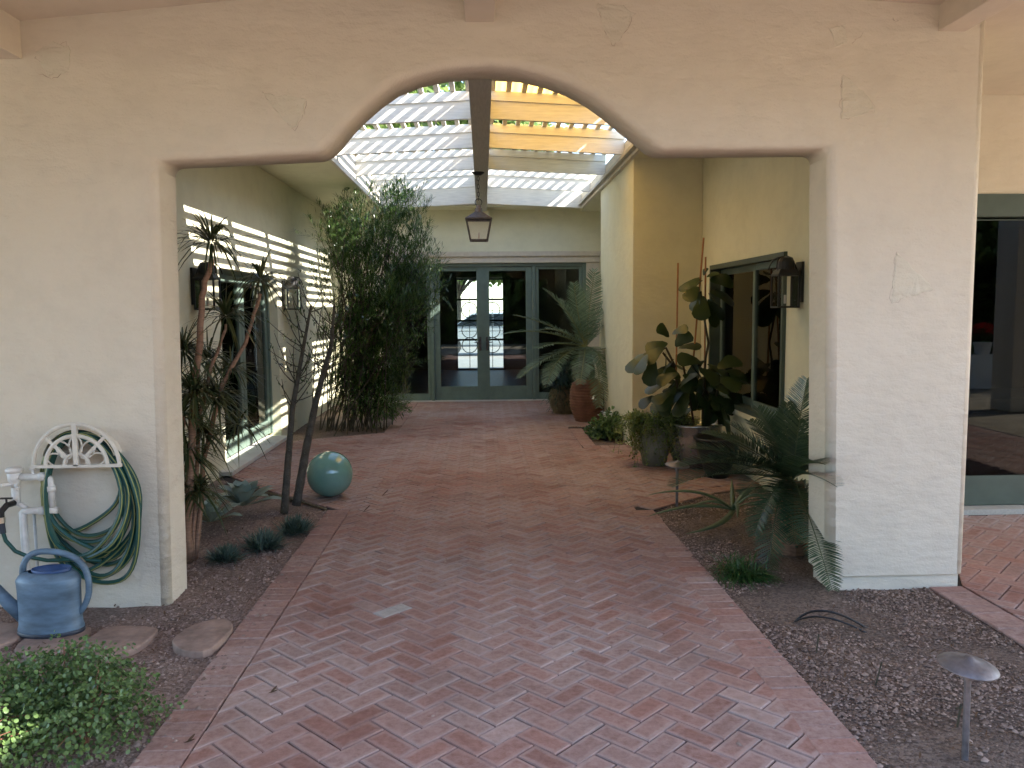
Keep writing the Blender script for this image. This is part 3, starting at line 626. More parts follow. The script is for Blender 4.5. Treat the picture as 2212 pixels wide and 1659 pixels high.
for z in (.0, .78, 1.28, 1.83, 2.36): m.box((-.67, 21.305, z), (.52, 21.355, z + .05))
m.build('frame', 'iron', GD)
m = MB()
for c in (-.36, .24):
    m.bar((c, 21.33, .05), (c, 21.33, 2.36), .016)
    for z in (1.03, 1.56, 2.1): m.bar((c - .28, 21.33, z), (c + .28, 21.33, z), .014)
    for z in (1.055, .66, 1.58): ringxz(m, c, 21.33, z, .20, .011)
m.build('grille', 'iron', GD)
# street behind the grille door: car, white fence, trees
sheet('driveway', [(-9, 21.6), (9, 21.6), (9, 45), (-9, 45)], -.03, 'asphalt')
CR = root('parked_car', (.4, 29, 0), 'pale car parked outside, glimpsed through the iron grille door', 'car')
body = [(-2.3, .35), (-2.3, .85), (-1.45, .98), (-.75, 1.48), (1.1, 1.5), (1.9, 1.05), (2.25, .98), (2.3, .35)]
def carp(dx): return [(x + dx, z) for x, z in body]
MB().prism(carp(.4), 28.2, 29.8, 'y').build('body', 'paint', CR, bev=.06, seg=2)
MB().prism([(-.98, 1.02), (-.38, 1.42), (.3, 1.44), (.3, 1.02)], 28.17, 28.199, 'y').build('window', 'blackg', CR); MB().prism([(.36, 1.02), (.36, 1.44), (1.4, 1.44), (1.95, 1.04)], 28.17, 28.199, 'y').build('window', 'blackg', CR)
for x in (-1.1, 1.95):
    wl_ = MB().lathe([(.0, -.1), (.33, -.1), (.33, .1), (.0, .1)], (0, 0, 0), 20, ax=Matrix.Translation((x, 28.3, .33)) @ Matrix.Rotation(R(90), 4, 'X')).build('wheel', 'tyre', CR)
MB().box((-14, 38, 0), (14, 38.2, 1.0)).build('garden_wall', 'stone', label='low garden wall across the street beyond the parked car', cat='wall')
# ================================================================== lamps
def lantern(name, c, s, label, kind, flip=1):
    "c = centre of the cage bottom; s = scale (cage top width .30 at s=1)"
    t = root(name, c, label, 'lantern'); c = Vector(c); a, b_, h = .145 * s, .098 * s, .245 * s
    if kind != 'hang': a, h = .092 * s, .27 * s
    T = [Vector((sx * a, sy * a, h)) + c for sx, sy in ((-1, -1), (1, -1), (1, 1), (-1, 1))]; Bm = [Vector((sx * b_, sy * b_, 0)) + c for sx, sy in ((-1, -1), (1, -1), (1, 1), (-1, 1))]
    if kind != 'hang': Bm = [Vector((sx * a, sy * a, -.02 * s)) + c for sx, sy in ((-1, -1), (1, -1), (1, 1), (-1, 1))]
    m = MB()
    for i in range(4):
        m.bar(Bm[i], T[i], .016 * s); m.bar(T[i], T[(i + 1) % 4], .018 * s); m.bar(Bm[i], Bm[(i + 1) % 4], .018 * s)
    m.build('cage', 'bronze' if kind == 'hang' else 'iron', t)
    for i in range(4):
        q = [Bm[i], Bm[(i + 1) % 4], T[(i + 1) % 4], T[i]]; cc = sum(q, Vector()) / 4
        MB().add([p + (cc - p) * .04 for p in q], [(0, 1, 2, 3)]).build('pane', 'lglass', t)
    m = MB(); e = a * 1.1; z0 = c.z + h
    if kind == 'hang':
        m.add([(c.x + sx * e, c.y + sy * e, z0) for sx, sy in ((-1, -1), (1, -1), (1, 1), (-1, 1))] + [(c.x + sx * .045 * s, c.y + sy * .045 * s, z0 + .085 * s) for sx, sy in ((-1, -1), (1, -1), (1, 1), (-1, 1))], [(0, 1, 5, 4), (1, 2, 6, 5), (2, 3, 7, 6), (3, 0, 4, 7), (4, 5, 6, 7)])
        m.lathe([(.045 * s, .08 * s), (.04 * s, .13 * s), (.03 * s, .135 * s), (.028 * s, .165 * s), (.0, .17 * s)], (c.x, c.y, z0), 12)
    else:
        m.add([(c.x + sx * e, c.y + sy * e, z0) for sx, sy in ((-1, -1), (1, -1), (1, 1), (-1, 1))] + [(c.x + sx * .075 * s, c.y + sy * .075 * s, z0 + .05 * s) for sx, sy in ((-1, -1), (1, -1), (1, 1), (-1, 1))], [(0, 1, 5, 4), (1, 2, 6, 5), (2, 3, 7, 6), (3, 0, 4, 7)])
        m.lathe([(.085 * s, .04 * s), (.075 * s, .12 * s), (.055 * s, .155 * s), (.0, .17 * s)], (c.x, c.y, z0), 16)
    m.build('roof', 'bronze' if kind == 'hang' else 'iron', t)
    MB().tube([(c.x, c.y, c.z + .01), (c.x, c.y, c.z + .09 * s)], .012 * s, 8).build('candle', 'hanger', t)
    if kind == 'hang':
        top = c.z + h + .165 * s; m = MB(); z = top; k = 0; zt = 3.235
        ringxz(m, c.x, c.y, top + .035, .04 * s, .005)
        n = int((zt - top - .07) / .05)
        for k in range(n):
            zc = top + .085 + k * (zt - top - .1) / n
            pts = [(c.x + (.013 * math.cos(q) if k % 2 else 0), c.y + (0 if k % 2 else .013 * math.cos(q)), zc + .03 * math.sin(q)) for q in [2 * math.pi * j / 12 for j in range(12)]]
            m.tube(pts, .0035, 5, closed=True)
        m.build('chain', 'iron', t)
        MB().lathe([(.0, -.04), (.035, -.035), (.07, -.012), (.078, 0)], (c.x, c.y, 3.249), 20).build('canopy', 'iron', t)
    else:
        X = c.x + flip * (.125 - .002); m = MB()
        m.box((min(X, X - flip * .02), c.y - .06, c.z + .02), (max(X, X - flip * .02), c.y + .06, c.z + h + .1))
        m.tube([(X - flip * .01, c.y, c.z + h * .95), (c.x + flip * a * .6, c.y, c.z + h + .15 * s), (c.x, c.y, c.z + h + .17 * s)], .008, 6)
        m.tube([(X - flip * .01, c.y, c.z + .06), (c.x + flip * a, c.y, c.z + .03)], .008, 6)
        for q in (-1, 1): m.tube(bez((c.x - flip * .02, c.y + q * .02, z0 + .16 * s), (c.x - flip * a * 1.2, c.y + q * .05, z0 + .17 * s), (c.x - flip * a * 1.3, c.y + q * .09, z0 + .05 * s), 8), .006, 6)
        m.build('bracket', 'iron', t)
    return t
lantern('pendant_lantern', (-.04, 10.0, 2.435), 1.03, 'bronze glass lantern hanging by a chain from the ridge beam', 'hang')
lantern('wall_lantern', (XR - .125, 6.30, 1.615), .86, 'black wall lantern on the right wall beside the two pane window', 'wall', 1)
lantern('wall_lantern', (XL + .125, 7.36, 1.64), .92, 'black wall lantern on left wall behind tallest strap leaved head', 'wall', -1)
lantern('wall_lantern', (XL + .125, 10.62, 1.64), .92, 'black wall lantern between the left patio doors and the feathery bush', 'wall', -1)
def pathlight(c, h, tilt, label):
    t = root('path_light', c, label, 'path light', 'mushroom path lights in the beds'); x, y, z = c
    MB().tube([(x, y, z - .03), (x + tilt * h, y, z + h)], .0115, 10).build('post', 'metal', t)
    m = MB(); ax = Matrix.Translation((x + tilt * h, y, z + h)) @ Matrix.Rotation(R(5), 4, 'X') @ Matrix.Rotation(R(4), 4, 'Y')
    m.lathe([(.0, .033), (.014, .032), (.02, .024), (.06, .015), (.098, -.002), (.1, -.006), (.096, -.006), (.02, .006), (.0, .006)], (0, 0, 0), 32, ax=ax); m.build('cap', 'metal', t, smooth=True)
    MB().tube([(x + tilt * h * .85, y, z + h * .85), (x + tilt * h, y, z + h - .005)], .018, 10).build('lamp_head', 'metal', t)
pathlight((1.715, 2.72, -.02), .345, -.01, 'mushroom path light in the foreground bed at lower right')
pathlight((1.555, 6.41, -.02), .355, 0, 'small mushroom path light at the far tip of the right bed')
# ================================================================== hose, pipes, can
hx, hy, hz = -2.149, YF - .13, .796; rad = .222
HG = root('hose_hanger', (hx, YF - .02, hz), 'cream half round hose hanger with fan tracery on the wall', 'hose hanger')
m = MB()
def arc(cx, cz, r, a0, a1, n=20, y=hy): return [(cx + r * math.cos(a), y, cz + r * math.sin(a)) for a in [a0 + (a1 - a0) * k / n for k in range(n + 1)]]
m.tube(arc(hx, hz, rad, 0, math.pi, 28), .011, 8); m.tube(arc(hx, hz, rad * .72, 0, math.pi, 24), .011, 8); m.tube(arc(hx, hz, rad * .30, 0, math.pi, 16), .008, 8)
m.bar((hx - rad - .01, hy, hz), (hx + rad + .01, hy, hz), .022, .016)
m.bar((hx, hy, hz), (hx, hy, hz + rad), .022, .024, up=(1, 0, 0))
for a in (math.pi / 4, 3 * math.pi / 4): m.bar((hx + .06 * math.cos(a), hy, hz + .06 * math.sin(a)), (hx + rad * math.cos(a), hy, hz + rad * math.sin(a)), .012, .016)
for k in range(5):
    a = math.pi * (k + .5) / 5; cx, cz = hx + .105 * math.cos(a), hz + .105 * math.sin(a)
    for q in (-1, 1):
        m.tube([(cx + .052 * math.cos(t) * math.cos(a) - .033 * q * math.sin(t) * math.sin(a), hy, cz + .052 * math.cos(t) * math.sin(a) + .033 * q * math.sin(t) * math.cos(a)) for t in [math.pi * j / 10 for j in range(11)]], .0048, 6)
m.build('tracery', 'hanger', HG)
m = MB(); A_ = arc(hx, hz, rad * .86, .25, math.pi - .25, 14, 0)
for i in range(len(A_) - 1):
    p, q = A_[i], A_[i + 1]; m.add([(p[0], hy + .02, p[2]), (q[0], hy + .02, q[2]), (q[0], YF, q[2]), (p[0], YF, p[2])], [(0, 1, 2, 3)])
m.build('shelf', 'hanger', HG)
HO = root('garden_hose', (-2.13, YF - .07, .14), 'coiled green garden hose with yellow stripe hanging on its hanger', 'hose')
m = MB(); loops = [(.195, .43, .03), (.205, .40, -.01), (.215, .365, .05), (.225, .33, -.03), (.235, .29, .06), (.235, .255, .02), (.245, .21, .075), (.255, .175, .05), (.265, .145, .06), (.21, .31, .0), (.24, .235, .1), (.2, .27, .05), (.2, .19, .03)]
for i, (hw, zb, sk) in enumerate(loops):
    y = YF - .035 - .0185 * (i % 5) - random.uniform(0, .006); P = []; top = .952 + .008 * (i % 3); cx = -2.155
    n = 48; xl = -2.378 + .013 * (i % 5); xr = (-1.965, -1.95, -1.93, -1.92, -1.90, -1.885, -1.875, -1.86, -1.85, -1.93, -1.87, -1.905, -1.89)[i]
    for k in range(n):
        a = 2 * math.pi * k / n; zc = (top + zb) / 2; hz_ = (top - zb) / 2
        q = math.sin(a); lowf = max(0, -q)
        x = (xl + xr) / 2 - .028 * max(0, q) ** 1.2 + (-.07, .05, .0, .08, -.04, .03, -.08, .02, .06, -.05, .07, -.02, .04)[i] * lowf ** 2 + (xr - xl) / 2 * math.cos(a) * (1 - .12 * max(0, q) ** 1.5)
        P.append((x, y - .01 * math.sin(3 * a + i) - .008 * lowf, zc + hz_ * q + .006 * math.sin(5 * a + i * 2)))
    m.tube(P, .0125, 8, closed=True)
m.tube([(-2.515, YF - .2, .50), (-2.51, YF - .2, .46), (-2.50, YF - .2, .42), (-2.46, YF - .19, .36), (-2.40, YF - .17, .32), (-2.32, YF - .15, .295), (-2.22, YF - .13, .29), (-2.12, YF - .12, .285), (-2.06, YF - .11, .275)], .0105, 10)
m.build('coils', 'hose', HO)
MB().tube([(-2.16, YF - .14, .30), (-2.13, YF - .15, .275)], .014, 8).build('coupling', 'brass', HO)
BP = root('backflow_preventer', (-2.47, YF - .12, 0), 'white pvc valve pipework on the wall left of the hose', 'pipework')
y = YF - .10; m = MB()
m.tube([(-2.458, y, -.03), (-2.46, y, .545), (-2.455, y, .553), (-2.28, y, .553)], .019, 12); m.tube([(-2.43, y + .05, -.03), (-2.43, y + .05, .53)], .008, 8)
m.tube([(-2.47, y, .735), (-2.325, y, .735), (-2.31, y, .725), (-2.305, y, .70), (-2.305, y, .57)], .019, 12)
m.tube([(-2.49, y, .68), (-2.49, y, .585)], .021, 12); m.tube([(-2.49, y, .60), (-2.44, y, .565)], .015, 8)
for p, q in (((-2.36, .735), (-2.33, .735)), ((-2.305, .685), (-2.305, .655)), ((-2.37, .553), (-2.34, .553))): m.tube([(p[0], y, p[1]), (q[0], y, q[1])], .024, 12)
m.build('pipe', 'pvc', BP, smooth=True)
MB().lathe([(.0, 0), (.02, 0), (.022, .02), (.033, .04), (.036, .075), (.034, .076), (.034, .082), (.042, .084), (.043, .10), (.036, .106), (.0, .108)], (-2.49, y, .68), 20).build('valve_body', 'pvc', BP, smooth=True)
m = MB()
for a in range(3): m.tube([(-2.49, y, .70 + .0 * a), (-2.49 + .055 * math.cos(a * 2.2 + 2.6), y - .055 * abs(math.sin(a * 2 + 1)), .70 - .008 * a)], .010, 8)
m.build('drain_port', 'pvc', BP); m = MB(); m.tube([(-2.395, y, .75), (-2.395, y, .775)], .008, 8); m.tube([(-2.41, y, .777), (-2.38, y, .777)], .006, 6); m.build('test_port', 'pvc', BP)
m = MB(); m.tube([(-2.49, y - .02, .60), (-2.50, y - .07, .60), (-2.512, y - .1, .575), (-2.515, y - .1, .545)], .016, 10); m.tube([(-2.50, y - .07, .61), (-2.50, y - .07, .635)], .006, 6); m.bar((-2.53, y - .07, .637), (-2.47, y - .07, .637), .012, .008)
m.build('spigot', 'iron', BP); MB().tube([(-2.515, y - .1, .545), (-2.515, y - .1, .515)], .020, 12).build('hose_connector', 'brass', BP); MB().tube([(-2.515, y - .1, .515), (-2.51, y - .1, .46)], .015, 10).build('hose_cuff', 'rubber', BP)
# watering can
cx, cy = -2.19, 4.03
WC = root('watering_can', (cx, cy, 0.004), 'blue oval watering can standing on a stepping stone by the wall', 'watering can')
wx, wy = .158, .095
body = [(0, .018), (1.0, .018), (1.01, .03), (.97, .05), (.955, .15), (.965, .23), (.985, .275), (.96, .283), (.90, .298), (.78, .312), (.60, .318)]
MB().lathe([(r, z) for r, z in body], (cx, cy, 0), 40, wx, wy).build('body', 'can', WC, smooth=True)
MB().lathe([(0, .0), (1.0, .0), (1.025, .006), (1.02, .022), (.99, .024)], (cx, cy, 0), 40, wx, wy).build('base_rim', 'rubber', WC, smooth=True)
m = MB(); m.lathe([(.60, .318), (.61, .330), (.585, .331), (.575, .31), (.0, .20)], (cx + .018, cy, 0), 32, wx, wy * 1.05); m.build('mouth', 'canin', WC, smooth=True)
m = MB(); P = bez((cx - .125, cy, .285), (cx - .13, cy, .42), (cx + .0, cy, .415), 10) + bez((cx + .0, cy, .415), (cx + .22, cy, .41), (cx + .195, cy, .20), 10)[1:] + bez((cx + .195, cy, .20), (cx + .18, cy, .13), (cx + .135, cy, .09), 6)[1:]
m.tube(P, .0155, 12); m.build('handle', 'can', WC, smooth=True)
m = MB(); m.tube([(cx - .13, cy, .09), (cx - .2, cy, .15), (cx - .30, cy + .01, .27), (cx - .40, cy + .02, .40)], [.042, .032, .022, .016], 14); m.build('spout', 'can', WC, smooth=True)
MB().tube([(cx - .40, cy + .02, .40), (cx - .43, cy + .024, .435)], [.02, .045], 16).build('rose', 'can', WC)
# stepping stones
for nm, poly, lab, th in (('round', [(-1.53, 3.86), (-1.50, 4.02), (-1.42, 4.10), (-1.33, 4.10), (-1.27, 4.0), (-1.28, 3.84), (-1.30, 3.70), (-1.40, 3.70), (-1.49, 3.78)], 'thick pale sandstone slab lying next to the brick edging', .022),
                          ('a', [(-1.94, 3.77), (-1.95, 4.0), (-1.90, 4.07), (-1.70, 4.05), (-1.64, 4.0), (-1.65, 3.85), (-1.70, 3.72), (-1.85, 3.70)], 'flat stepping stone between the watering can and the pale slab', .012),
                          ('b', [(-2.28, 3.85), (-2.28, 4.05), (-2.1, 4.12), (-1.99, 4.06), (-1.975, 3.84), (-2.08, 3.72), (-2.2, 3.75)], 'flat stepping stone directly under the watering can', .002),
                          ('c', [(-2.62, 4.1), (-2.45, 4.17), (-2.32, 4.09), (-2.31, 3.92), (-2.38, 3.82), (-2.62, 3.8)], 'flat stepping stone at the left picture edge', .006)):
    n = len(poly); sm = []
    for i in range(n):
        p, q = poly[i], poly[(i + 1) % n]; sm += [(p[0] * .75 + q[0] * .25, p[1] * .75 + q[1] * .25), (p[0] * .25 + q[0] * .75, p[1] * .25 + q[1] * .75)]
    MB().prism(sm, -.04, th, 'z').build('stepping_stone', 'stone', bev=.008, seg=3, smooth=True, label=lab, cat='stepping stone', group='stepping stones beside the wall')
# glazed ball
m = MB(); rs = .197; m.lathe([(rs * math.sin(math.pi * k / 40), rs - rs * math.cos(math.pi * k / 40)) for k in range(41)], (-1.335, 6.93, 0), 64)
m.build('garden_ball', 'aqua', smooth=True, label='glossy aqua ceramic ball on the brick path by the left bed', cat='garden ball')
# ================================================================== plants
def headset(c, N, L, W, lo=-.5, hi=1., droop=.8, parent=None, name='leaf_head', mat='strap'):
    d = sph(N, lo, hi); d[:, 2] += .25; return np.tile(c, (N, 1)) + d * .02, d, rng.uniform(.65, 1.1, N) * L, W * rng.uniform(.8, 1.2, N), rng.uniform(.3, 1.2, N) * droop
def strapplant(name, org, stems, heads, label, L=.32, W=.0068, rad=.022):
    t = root(name, org, label, 'plant')
    for s_ in stems:
        pts = [Vector(p) for p in s_[0]]; P = []
        for i in range(len(pts) - 1):
            for k in range(5): P.append(pts[i].lerp(pts[i + 1], k / 5) + Vector((random.gauss(0, .004), random.gauss(0, .004), 0)))
        P.append(pts[-1]); m = MB().tube(P, [s_[1] * (1.15 - .5 * i / len(P)) for i in range(len(P))], 10); m.build('stem', 'barkr', t, smooth=True)
    for c, N, L_ in heads:
        b_, d, l_, w_, dr = headset(c, N, L_, W); leaves('leaf_head', 'strap', b_, d, upv(N), l_, w_, STRAP, t, droop=dr, fold=.3)
    return t
yd = 5.15
H = lambda u, v, y=5.15: tuple(at(u, v, y))
strapplant('dragon_tree', (-1.93, 5.19, 0), [([(-1.93, 5.19, -.02), H(407, 1050), H(425, 800, 5.2), H(440, 640), H(457, 560)], .024), ([(-1.90, 5.25, -.02), H(440, 1000, 5.3), H(480, 830, 5.3), H(530, 740, 5.4), H(562, 635, 5.4)], .016), ([(-1.94, 5.15, -.02), H(395, 1100, 5.2), H(392, 980, 5.2), H(395, 900)], .02), ([(-1.9, 5.2, 0), H(430, 900, 5.3), H(470, 760, 5.3), H(488, 700, 5.3)], .013)],
           [(H(457, 525), 75, .40), (H(563, 605, 5.4), 60, .32), (H(488, 685, 5.3), 70, .33), (H(395, 760, 5.3), 110, .34), (H(420, 850), 150, .33), (H(392, 900), 110, .32), (H(470, 860, 5.3), 130, .30), (H(405, 980, 5.2), 130, .30), (H(500, 800, 5.4), 60, .26), (H(430, 1060, 5.2), 90, .27), (H(392, 1060, 5.2), 90, .26), (H(515, 920, 5.4), 60, .28), (H(440, 940, 5.3), 110, .28), (H(450, 780, 5.4), 70, .28)],
           'tall strap leaved dragon tree against the left jamb of the arch')
# twin spiny stems
t = root('spiny_stem_plant', (-1.57, 6.5, 0), 'two slender grey spiny trunks rising beside the aqua ball', 'plant')
for pts, r_ in (([(614, 1108, 6.4), (622, 1000, 6.4), (632, 880, 6.42), (650, 780, 6.5), (672, 660, 6.6)], .032), ([(640, 1092, 6.5), (662, 966, 6.55), (682, 870, 6.6), (700, 800, 6.65), (716, 745, 6.7), (722, 660, 6.8)], .036)):
    P = [at(*p) for p in pts]; Q = []
    for i in range(len(P) - 1): Q += [P[i].lerp(P[i + 1], k / 8) for k in range(8)]
    Q.append(P[-1]); rr = [r_ * (1 - .72 * (i / len(Q)) ** 1.1) * (1 + .05 * math.sin(i * 2.4)) for i in range(len(Q))]
    s_ = MB().tube(Q, rr, 12).build('trunk', 'bark', t, smooth=True)
    N = 420; idx = rng.integers(0, len(Q), N); d = sph(N, -.2, .5); bs = np.array([Q[i] for i in idx]) + d * np.array([rr[i] for i in idx])[:, None] * .95
    leaves('spines', 'flesh', bs, d + [0, 0, .1], upv(N), .022, .0018, LONG, s_)
    m = MB(); tips = []
    for k in range(26):
        i = random.randint(len(Q) // 2, len(Q) - 1); p = Q[i]; d = Vector((random.uniform(-1, .9), random.uniform(-.5, .5), random.uniform(.15, 1.1))).normalized(); L_ = random.uniform(.15, .42)
        q = bez(p, p + d * L_ * .5 + Vector((0, 0, -.03)), p + d * L_ + Vector((random.gauss(0, .05), 0, .08)), 6); m.tube(q, [.005, .0045, .004, .0035, .003, .002], 5); tips += q[2:]
    m.build('branch', 'barkd', s_)
    T_ = np.array(tips); N = 260; bs = T_[rng.integers(0, len(T_), N)] + rng.normal(0, .012, (N, 3)); leaves('foliage', 'twig', bs, sph(N, -.3, 1), upv(N), .035, .006, LONG, s_)
# feathery bush
t = root('feathery_bush', (-1.85, 11.1, 0), 'large feathery dark green bush with many canes at the far left', 'bush')
tips = []; m = MB()
blobs = [((-1.35, 11.2, 2.6), (.72, .6, .62), 40), ((-.92, 11.3, 2.1), (.48, .5, .55), 26), ((-1.72, 11.1, 1.9), (.60, .55, .65), 30), ((-1.22, 11.0, 1.55), (.62, .5, .5), 26), ((-1.75, 11.0, 1.05), (.45, .45, .5), 16), ((-1.35, 11.2, .95), (.42, .45, .4), 12), ((-1.15, 11.25, 3.05), (.25, .3, .30), 10), ((-1.85, 11.2, 2.6), (.42, .45, .5), 18), ((-1.75, 11.1, .55), (.42, .4, .42), 5), ((-1.35, 11.1, .45), (.36, .4, .35), 4)]
for c, r_, k in blobs:
    for _ in range(k):
        d = Vector(sph(1)[0]); e = Vector((c[0] + r_[0] * d.x * random.uniform(.6, 1.12), c[1] + r_[1] * d.y, c[2] + r_[2] * d.z * random.uniform(.4, 1))); b0 = Vector((-1.85 + random.gauss(0, .26), 11.05 + random.gauss(0, .16), -.03))
        if random.random() < .72: b0 = Vector((-1.7 + random.gauss(0, .16), 11.1 + random.gauss(0, .12), random.uniform(.35, 1.1)))
        q = bez(b0, b0.lerp(e, .45) + Vector((random.gauss(-.05, .1), 0, .35)), e, 12); m.tube(q, [.009 - .0006 * i for i in range(12)], 5); tips.append((q[7:], e, (e - b0).normalized()))
m.build('canes', 'barkd', t)
bs, ds = [], []
for q, e, d0 in tips:
    for _ in range(5):                                       # side twigs
        p = random.choice(q[1:]); d = (d0 * .7 + Vector((random.gauss(0, .6), random.gauss(0, .6), random.gauss(.15, .5)))).normalized(); L_ = random.uniform(.15, .38)
        for k in range(34):
            s_ = random.random() ** .7; pp = p + d * L_ * s_; bs.append(pp + Vector((random.gauss(0, .014), random.gauss(0, .014), random.gauss(0, .014)))); ds.append(d * .9 + Vector((random.gauss(0, .55), random.gauss(0, .55), random.gauss(.1, .5))))
bs, ds = np.array([tuple(v) for v in bs]), np.array([tuple(v) for v in ds]); N = len(bs)
leaves('foliage', 'twig', bs, ds, upv(N), rng.uniform(.06, .11, N), rng.uniform(.0032, .0055, N), LONG, t)
N = 21000; c = rng.choice([0, 0, 1, 1, 2, 2, 3, 3, 3, 4, 4, 5, 5, 5, 6, 7, 8, 8, 8, 8, 9, 9, 9], N); C_ = np.array([b_[0] for b_ in blobs])[c]; R_ = np.array([b_[1] for b_ in blobs])[c]; d = sph(N); q = C_ + d * R_ * (rng.random(N) ** .45)[:, None]
leaves('inner_foliage', 'twig', q, d + [0, 0, .4] + rng.normal(0, .5, (N, 3)), upv(N), rng.uniform(.05, .1, N), rng.uniform(.0045, .008, N), LONG, t)
# low dark shrub at the bush foot and a little one by the left wall
def roundbush(name, c, r, N, L, W, mat, label, prof=OVAL, squash=.8, cat='shrub', stems=14, lumps=.28, **kw):
    t = root(name, (c[0], c[1], 0), label, cat)
    from mathutils.noise import noise as nz
    d = sph(N, -.15, 1); k = np.array([1 + lumps * 2 * nz((a[0] * 2.3 + c[0], a[1] * 2.3, a[2] * 2.3)) for a in d]); rr = (rng.random(N) ** .33) * k
    p = np.stack([c[0] + r * d[:, 0] * rr, c[1] + r * d[:, 1] * rr, c[2] + r * squash * np.maximum(d[:, 2], -.05) * rr], 1)
    leaves('foliage', mat, p, d + rng.normal(0, .7, (N, 3)), d + rng.normal(0, .5, (N, 3)), rng.uniform(.7, 1.2, N) * L, rng.uniform(.7, 1.2, N) * W, prof, t, **kw)
    m = MB()
    for i in range(stems):
        e = p[rng.integers(0, N)]; m.tube(bez((c[0] + random.gauss(0, .03), c[1] + random.gauss(0, .03), -.02), (c[0], c[1], c[2] + r * .3), e, 6), [.006, .005, .004, .004, .003, .002], 5)
    m.build('branches', 'barkd', t); return t
roundbush('low_shrub', (-1.62, 12.6, .05), .38, 1500, .09, .006, 'twig', 'low dark shrub on the ground behind the feathery bush', LONG)
# foreground round leaved bush
t = root('round_leaf_bush', (-1.72, 2.95, 0), 'bright green small round leaved bush in the lower left corner', 'bush')
bb = [((-1.66, 3.12, .10), (.24, .22, .20), 2600), ((-1.88, 2.95, .10), (.30, .28, .20), 3000), ((-1.50, 2.95, .06), (.27, .28, .20), 3300), ((-1.9, 2.65, .08), (.34, .3, .17), 2600), ((-2.1, 3.0, .06), (.2, .2, .14), 900)]
P_, D_ = [], []
from mathutils.noise import noise as nz
for c, r_, k in bb:
    d = sph(k, -.1, 1); q = (rng.random(k) ** .28) * np.array([1 + .55 * nz((a[0] * 3 + c[0] * 4, a[1] * 3, a[2] * 3)) for a in d]); P_.append(np.array(c) + d * np.array(r_) * q[:, None]); D_.append(d)
P_, D_ = np.concatenate(P_), np.concatenate(D_); N = len(P_)
leaves('foliage', 'bushl', P_, D_ * .3 + rng.normal(0, .8, (N, 3)), D_ + rng.normal(0, .45, (N, 3)) + [0, 0, .5], rng.uniform(.010, .019, N), rng.uniform(.005, .0085, N), [(0, .45, 0), (.3, .95, .02), (.7, .95, .02), (1, .4, 0)], t, fold=.15)
m = MB()
for i in range(60):
    c, r_, k = random.choice(bb); d = sph(1, .1, 1)[0]; e = np.array(c) + d * np.array(r_); m.tube(bez((c[0], c[1], -.02), (c[0] + d[0] * .05, c[1] + d[1] * .05, .12), e, 6), [.004, .0035, .003, .0025, .002, .0015], 5)
m.build('branches', 'terra', t)
# agaves
SPOON = [(0, .35, 0), (.2, .55, .0), (.45, .9, .03), (.65, 1., .06), (.85, .65, .05), (1, .03, .02)]
def agave(c, s, label, seed, N=24):
    t = root('agave', c, label, 'agave', 'grey green agaves in the left bed'); k = np.arange(N); a = k * 2.39996 + seed; el = .25 + 1.15 * (k / N)
    d = np.stack([np.cos(a) * np.cos(el), np.sin(a) * np.cos(el), np.sin(el)], 1); b_ = np.tile(c, (N, 1)) + d * .02 + [0, 0, .01]
    leaves('rosette', 'agave', b_, d, np.tile([0, 0, 1.], (N, 1)) + d * -.2, s * (1.1 - .45 * k / N), s * .19 * (1 - .25 * k / N), SPOON, t, droop=.16, fold=.25)
agave((-1.93, 6.42, .04), .31, 'larger grey green agave under the end of the left door sill', 0); agave((-2.03, 5.93, .04), .26, 'smaller grey green agave next to the dragon tree stems', 1.2, 22)
for c, lab, r_ in (((-1.68, 5.16, 0), 'smallest dark spiky tuft nearest the dragon tree', .10), ((-1.50, 5.42, 0), 'middle dark spiky tuft in the left bed', .135), ((-1.385, 5.80, 0), 'dark spiky tuft at the foot of the spiny trunks', .125)):
    t = root('spiky_tuft', c, lab, 'succulent', 'dark spiky tufts along the left bed'); N = 420; d = sph(N, .02, 1)
    leaves('rosette', 'tuft', np.array(c) + d * .02 + rng.normal(0, .28, (N, 3)) * [r_, r_, .04 * r_], d, upv(N), rng.uniform(.6, 1.1, N) * r_, .0055, LONG, t, fold=.3)
# fronds
MT['stalks'] = simple('sago_stalk', (.06, .085, .035), .5, var=.2)
def fronds(name, t, base, specs, mat, ll, lw_, n=34, vee=.5, thick=.006, dens=1., stalk=None, part='frond'):
    for (tip, mid, Lf) in specs:
        C_ = bez(base, mid, tip, n); L_ = sum((C_[i + 1] - C_[i]).length for i in range(n - 1)); k = int(L_ / (lw_ * 2.6) * dens); bs, ds, us, ls = [], [], [], []
        for side in (-1, 1):
            for i in range(k):
                s_ = .10 + .9 * i / k; f_ = s_ * (n - 1); j = min(int(f_), n - 2); p = C_[j].lerp(C_[j + 1], f_ - j); tg = (C_[j + 1] - C_[j]).normalized()
                up_ = Vector((0, 0, 1)) - tg * tg.z
                if up_.length < .25: up_ = Vector((0, -1, 0)) - tg * (-tg.y)
                up_.normalize(); sd = tg.cross(up_)
                d = (sd * side + tg * (.35 + .5 * s_) + up_ * vee + Vector((random.gauss(0, .05), random.gauss(0, .05), random.gauss(0, .05)))).normalized()
                bs.append(p); ds.append(d); us.append(up_); ls.append(Lf * ll * math.sin(math.pi * min(1, .12 + .86 * s_)) ** .55 * random.uniform(.93, 1.05))
        fr = leaves(part, mat, [tuple(b_) for b_ in bs], [tuple(d) for d in ds], [tuple(u) for u in us], np.array(ls), lw_, [(0, .6, 0), (.4, 1, 0), (.75, .75, -.02), (1, .05, -.05)], t, droop=.05)
        MB().tube(C_, [thick * (1 - .75 * i / n) for i in range(n)], 6).build('stalk', stalk or 'vinest', fr)
MT['vinest'] = simple('pale_green_stalk', (.17, .19, .085), .5, var=.2)
